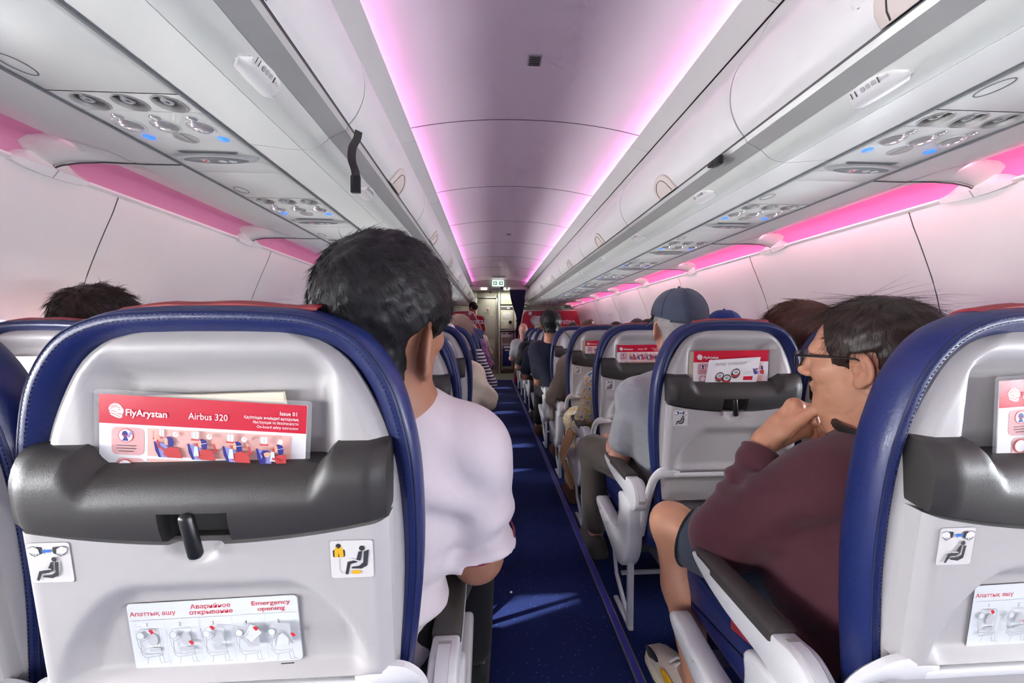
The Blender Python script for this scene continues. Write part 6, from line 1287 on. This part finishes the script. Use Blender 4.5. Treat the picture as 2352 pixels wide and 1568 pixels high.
# galley block: each unit its own thing
def unit(name, label, cat, x0, x1, z0, z1, m='galley_cream', y=YW): 
    t = thing(name, label, cat, ((x0+x1)/2, y, z0)); w_ = (x1-x0)/2; h_ = z1-z0
    part(t, 'carcass', 'galley_grey', ((-w_, -0.02, 0), (w_, 0.055, h_)), r=0.003); part(t, 'front_panel', m, ((-w_+0.015, -0.045, 0.015), (w_-0.015, -0.018, h_-0.015)), r=0.008); return t, w_, h_
t, w_, h_ = unit('galley_locker', 'cream galley locker with a label plate, upper row beside the cockpit door', 'locker', 0.24, 0.62, 1.81, 2.22)
b = MB(); b.tube([(-0.08+a, -0.047, 0.10+c) for a, c in ((0, 0), (0.14, 0), (0.14, 0.05), (0, 0.05))], 0.004, 5, True); b.build('label_plate', 'galley_grey', t); b = MB(); b.lathe([(0.025, 0), (0.02, 0.02), (0.001, 0.022)], n=14, xf=lambda p: (0.13+p.x, -0.045-p.z, 0.14+p.y)); b.build('turn_latch', 'steel', t)
t, w_, h_ = unit('galley_locker', 'cream galley locker partly hidden by the navy curtain, upper row', 'locker', 0.62, 1.05, 1.81, 2.22); b = MB(); b.lathe([(0.025, 0), (0.02, 0.02), (0.001, 0.022)], n=14, xf=lambda p: (-0.13+p.x, -0.045-p.z, 0.14+p.y)); b.build('turn_latch', 'steel', t)
for k, (x0, x1, nm) in enumerate(((0.24, 0.60, 'galley oven with white door sheet and black dial beside the cockpit door'), (0.60, 0.96, 'galley oven half hidden behind the navy curtain'))):
    t, w_, h_ = unit('galley_oven', nm, 'oven', x0, x1, 1.16, 1.79)
    part(t, 'control_strip', 'lens_grey', ((-w_+0.02, -0.052, h_-0.11), (w_-0.02, -0.044, h_-0.03)), r=0.003); part(t, 'display', 'card_white', ((0.0, -0.056, h_-0.09), (0.08, -0.05, h_-0.05)), r=0.002)
    part(t, 'door_sheet', 'card_white', ((-0.11, -0.050, 0.28), (0.11, -0.044, 0.45)), r=0.002)
    b = MB(); b.lathe([(0.045, 0), (0.043, 0.02), (0.03, 0.024), (0.001, 0.024)], n=18, xf=lambda p: (0.09+p.x, -0.046-p.z, 0.19+p.y)); b.build('dial', 'black_plastic', t)
    part(t, 'thumb_latch', 'steel', ((-0.11, -0.054, 0.17), (-0.08, -0.044, 0.20)))
b = MB(); b.box((0.235, YW-0.16, 1.115), (1.3, YW+0.05, 1.15), 0.008); tag(b.build('galley_worktop', 'steel'), 'steel galley worktop above the service carts', 'worktop')
for x0, nm in ((0.255, 'galley service cart with navy door and steel frame beside the cockpit door'), (0.62, 'second galley service cart with navy door behind the right partition')):
    t = thing('service_cart', nm, 'service cart', (x0+0.165, YW-0.06, 0)); 
    part(t, 'body', 'steel', ((-0.165, -0.02, 0.11), (0.165, 0.10, 1.09)), r=0.01)
    part(t, 'door', 'cloth_royal', ((-0.115, -0.034, 0.18), (0.115, -0.018, 0.74)), r=0.006); part(t, 'drawer_front', 'galley_grey', ((-0.125, -0.03, 0.79), (0.125, -0.018, 0.95)), r=0.004)
    part(t, 'top_handle', 'black_plastic', ((-0.12, -0.04, 1.035), (-0.02, -0.018, 1.06)), ((0.02, -0.04, 1.035), (0.12, -0.018, 1.06)))
    part(t, 'label_card', 'card_white', ((-0.09, -0.038, 0.66), (0.09, -0.032, 0.715)), r=0.002); part(t, 'label_card', 'card_white', ((-0.06, -0.038, 0.59), (0.06, -0.032, 0.625)), r=0.002)
    for xx in (-0.12, 0.12):
        b = MB(); b.lathe([(0.05, -0.015), (0.055, 0), (0.05, 0.015), (0.001, 0.016)], n=16, xf=lambda p: (xx+p.z, 0.0+p.x, 0.055+p.y)); b.build('wheel', 'black_plastic', t)
# header beam, lamps and exit sign
b = MB(); b.box((CX-0.75, 9.2, H(0.955)), (CX+0.75, 9.32, H(1.30)), 0.006); struct(b.build('trim_12', 'galley_grey'))
b = MB(); b.box((CX-1.9, 9.32, H(1.02)), (CX+1.9, 10.06, H(1.06))); struct(b.build('ceiling', 'galley_cream'))
for x, nm in ((-0.36, 'left'), (0.60, 'right')):
    t = thing('galley_lamp', 'bright white lamp under the forward header, %s of the exit sign' % nm, 'lamp', (x, 9.18, H(0.985)))
    part(t, 'lamp_housing', 'galley_cream', ((-0.30, -0.015, -0.03), (0.30, 0.02, 0.055)), r=0.008); sx = 0.19 if x < 0 else -0.22
    part(t, 'lamp_tube', 'lamp_white', ((sx-0.07, -0.03, -0.012), (sx+0.07, -0.012, 0.035)), r=0.01)
t = thing('exit_sign', 'small green and white exit arrow sign over the aisle', 'exit sign', (0.17, 9.15, H(1.08)))
part(t, 'sign_box', 'sign_glow', ((-0.14, -0.02, -0.02), (0.14, 0.03, 0.12)), r=0.008)
pr = Print(['sign_green'], lambda x, y, dz: (x, -0.0205-dz*4, 0.05+y))
for q in (-1, 1):
    pr.rect('sign_green', q*0.07-0.048, -0.04, q*0.07+0.048, 0.04); pr.poly('sign_glow', [(q*(0.07+0.036), 0.0), (q*(0.07+0.006), 0.028), (q*(0.07+0.006), 0.012), (q*(0.07-0.03), 0.012), (q*(0.07-0.03), -0.012), (q*(0.07+0.006), -0.012), (q*(0.07+0.006), -0.028)])
pr.build('arrows', t)
t = thing('header_monitor', 'dark grille panel set in the header below the exit sign', 'panel', (0.17, 9.195, H(1.0))); part(t, 'frame', 'lens_rim', ((-0.15, -0.012, -0.03), (0.15, 0.0, 0.055))); part(t, 'screen', 'kick_grey', ((-0.14, -0.016, -0.02), (0.04, -0.010, 0.045))); part(t, 'handset', 'black_plastic', ((0.06, -0.03, 0.0), (0.13, -0.012, 0.045)))
# navy curtain gathered at the right
t = thing('curtain', 'navy pleated curtain tied back at the forward right', 'curtain', (0.66, 8.95, 0.6)); b = MB(); rings = []
for z in np.linspace(2.10, 0.95, 22):
    tie = math.exp(-((z-1.36)/0.16)**2); hwid = (0.065+0.11*sstep(1.35, 2.05, z))*(1-0.35*tie)+0.02*sstep(1.3, 1.0, z); cx = 0.03*sstep(1.4, 2.1, z)*-1.2+0.01
    rings.append([(cx+hwid*math.cos(a)*(1+0.0*a)+0.012*math.cos(9*a), 0.05*math.sin(a)+0.016*math.sin(13*a)*(1-0.5*tie), z-0.6) for a in np.linspace(0, 2*PI, 73)[:-1]])
b.loft(rings); b.build('drape', 'curtain_navy', t, 60); b = MB(); b.tube([(0.01+0.062*math.cos(a), 0.052*math.sin(a), 0.76) for a in np.linspace(0, 2*PI, 20)[:-1]], 0.012, 6, True, flat=2.0); b.build('tie_band', 'cloth_navy', t)
b = MB(); b.tube([(0.35, 8.95, 2.11), (1.15, 8.95, 2.11)], 0.009, 8); b.box((0.36, 8.94, 2.11), (0.40, 8.96, 2.2)); b.box((1.1, 8.94, 2.11), (1.14, 8.96, 2.2)); tag(b.build('curtain_rail', 'steel'), 'thin steel rail carrying the navy curtain', 'rail')
# ------------------------------------------------------------------ loose things
# black webbing strap caught in the left bin and a black buckle in the right bin
t = thing('strap', 'black webbing strap hanging down from the left overhead bin', 'strap', (-0.425, 1.235, 1.755)); b = MB(); P = crom([(0.006, 0.0, 0.025), (0.0, 0.0, 0.0), (-0.012, -0.006, -0.03), (-0.014, -0.008, -0.07), (-0.004, -0.004, -0.11), (-0.006, -0.002, -0.165)], 5); R_ = []
for i, p in enumerate(P): a = 0.9-0.5*i/len(P); c, s_ = math.cos(a)*0.0125, math.sin(a)*0.0125; R_.append([(p[0]-c, p[1]-s_, p[2]), (p[0]-c+0.0015, p[1]-s_-0.0015, p[2]), (p[0]+c+0.0015, p[1]+s_-0.0015, p[2]), (p[0]+c, p[1]+s_, p[2])])
b.loft(R_); b.build('webbing', 'black_plastic', t); b = MB(); b.box((-0.020, -0.008, -0.170), (0.010, 0.006, -0.115), 0.003); b.build('stitched_end', 'cloth_black', t)
t = thing('strap_buckle', 'small black strap end caught in the right overhead bin door', 'strap', (0.855, 1.375, 1.785)); b = MB(); b.box((-0.02, -0.01, -0.012), (0.01, 0.05, 0.006), 0.004); b.build('buckle', 'black_plastic', t); b = MB(); b.box((-0.03, -0.045, -0.034), (-0.012, -0.008, 0.0), 0.006); b.build('webbing_tail', 'cloth_black', t)
# tan scarf over the armrest, third right row
t = thing('scarf', 'tan scarf draped over the third right armrest hanging into the aisle', 'scarf', (0.50, 2.27, 0.2)); b = MB(); G = []
for j, (x, y, z, w_) in enumerate(((0.06, 0.02, 0.33, 0.05), (0.03, 0.06, 0.345, 0.06), (0.0, 0.08, 0.31, 0.065), (-0.03, 0.09, 0.24, 0.07), (-0.05, 0.10, 0.15, 0.07), (-0.028, 0.07, 0.08, 0.05), (-0.005, 0.04, 0.02, 0.03), (0.0, 0.02, -0.03, 0.012))):
    G.append([(x+0.012*math.sin(k*1.3+j*0.7), y+(k/10-0.5)*2*w_, z-0.03*abs(k/10-0.5)+0.008*math.cos(k*1.7+j)) for k in range(11)])
rings = [r_+[(p[0]+0.006, p[1], p[2]-0.002) for p in r_[::-1]] for r_ in G]; b.loft(rings); b.build('cloth_fold', 'cloth_tan', t, 60)
b = MB(); b.tube(crom([(0.03, 0.0, 0.32), (0.06, 0.06, 0.36), (0.08, 0.10, 0.33), (0.09, 0.10, 0.20)], 5), 0.012, 8); b.build('rolled_edge', 'cloth_tan', t)
# shoulder strap across the beige shirt, small debris on the carpet
t = thing('shoulder_strap', 'thin brown bag strap running over the fourth right seat', 'strap', (0.60, 2.90, 0.9)); b = MB(); b.tube(crom([(-0.055, -0.09, 0.245), (-0.02, -0.13, 0.20), (0.03, -0.16, 0.10), (0.06, -0.16, 0.0)], 5), 0.006, 6, flat=0.5); b.build('strap_band', 'shoe_brown', t)
b = MB(); b.ell((0, 0, 0.004), (0.006, 0.005, 0.004)); o = b.build('crumb', 'card_white'); o.location = (0.085, 1.60, 0); tag(o, 'tiny white crumb lying on the aisle carpet', 'crumb')

t = thing('galley_ceiling_lamp', 'white ceiling lamp lighting the forward galley', 'lamp', (0.25, 9.62, H(1.018)))
part(t, 'lamp_housing', 'galley_cream', ((-0.45, -0.09, -0.015), (0.45, 0.09, 0.0)), r=0.004); part(t, 'lamp_lens', 'lamp_white', ((-0.42, -0.07, -0.02), (0.42, 0.07, -0.012)), r=0.003)
ld = bpy.data.lights.new('galley_lamp_light', 'AREA'); ld.shape = 'RECTANGLE'; ld.size = 0.84; ld.size_y = 0.14; ld.energy = 5; ld.color = (1.0, 0.97, 0.86)
lo_ = bpy.data.objects.new('galley_lamp_light', ld); COL.objects.link(lo_); lo_.parent = t; lo_.location = (0, 0, -0.024)
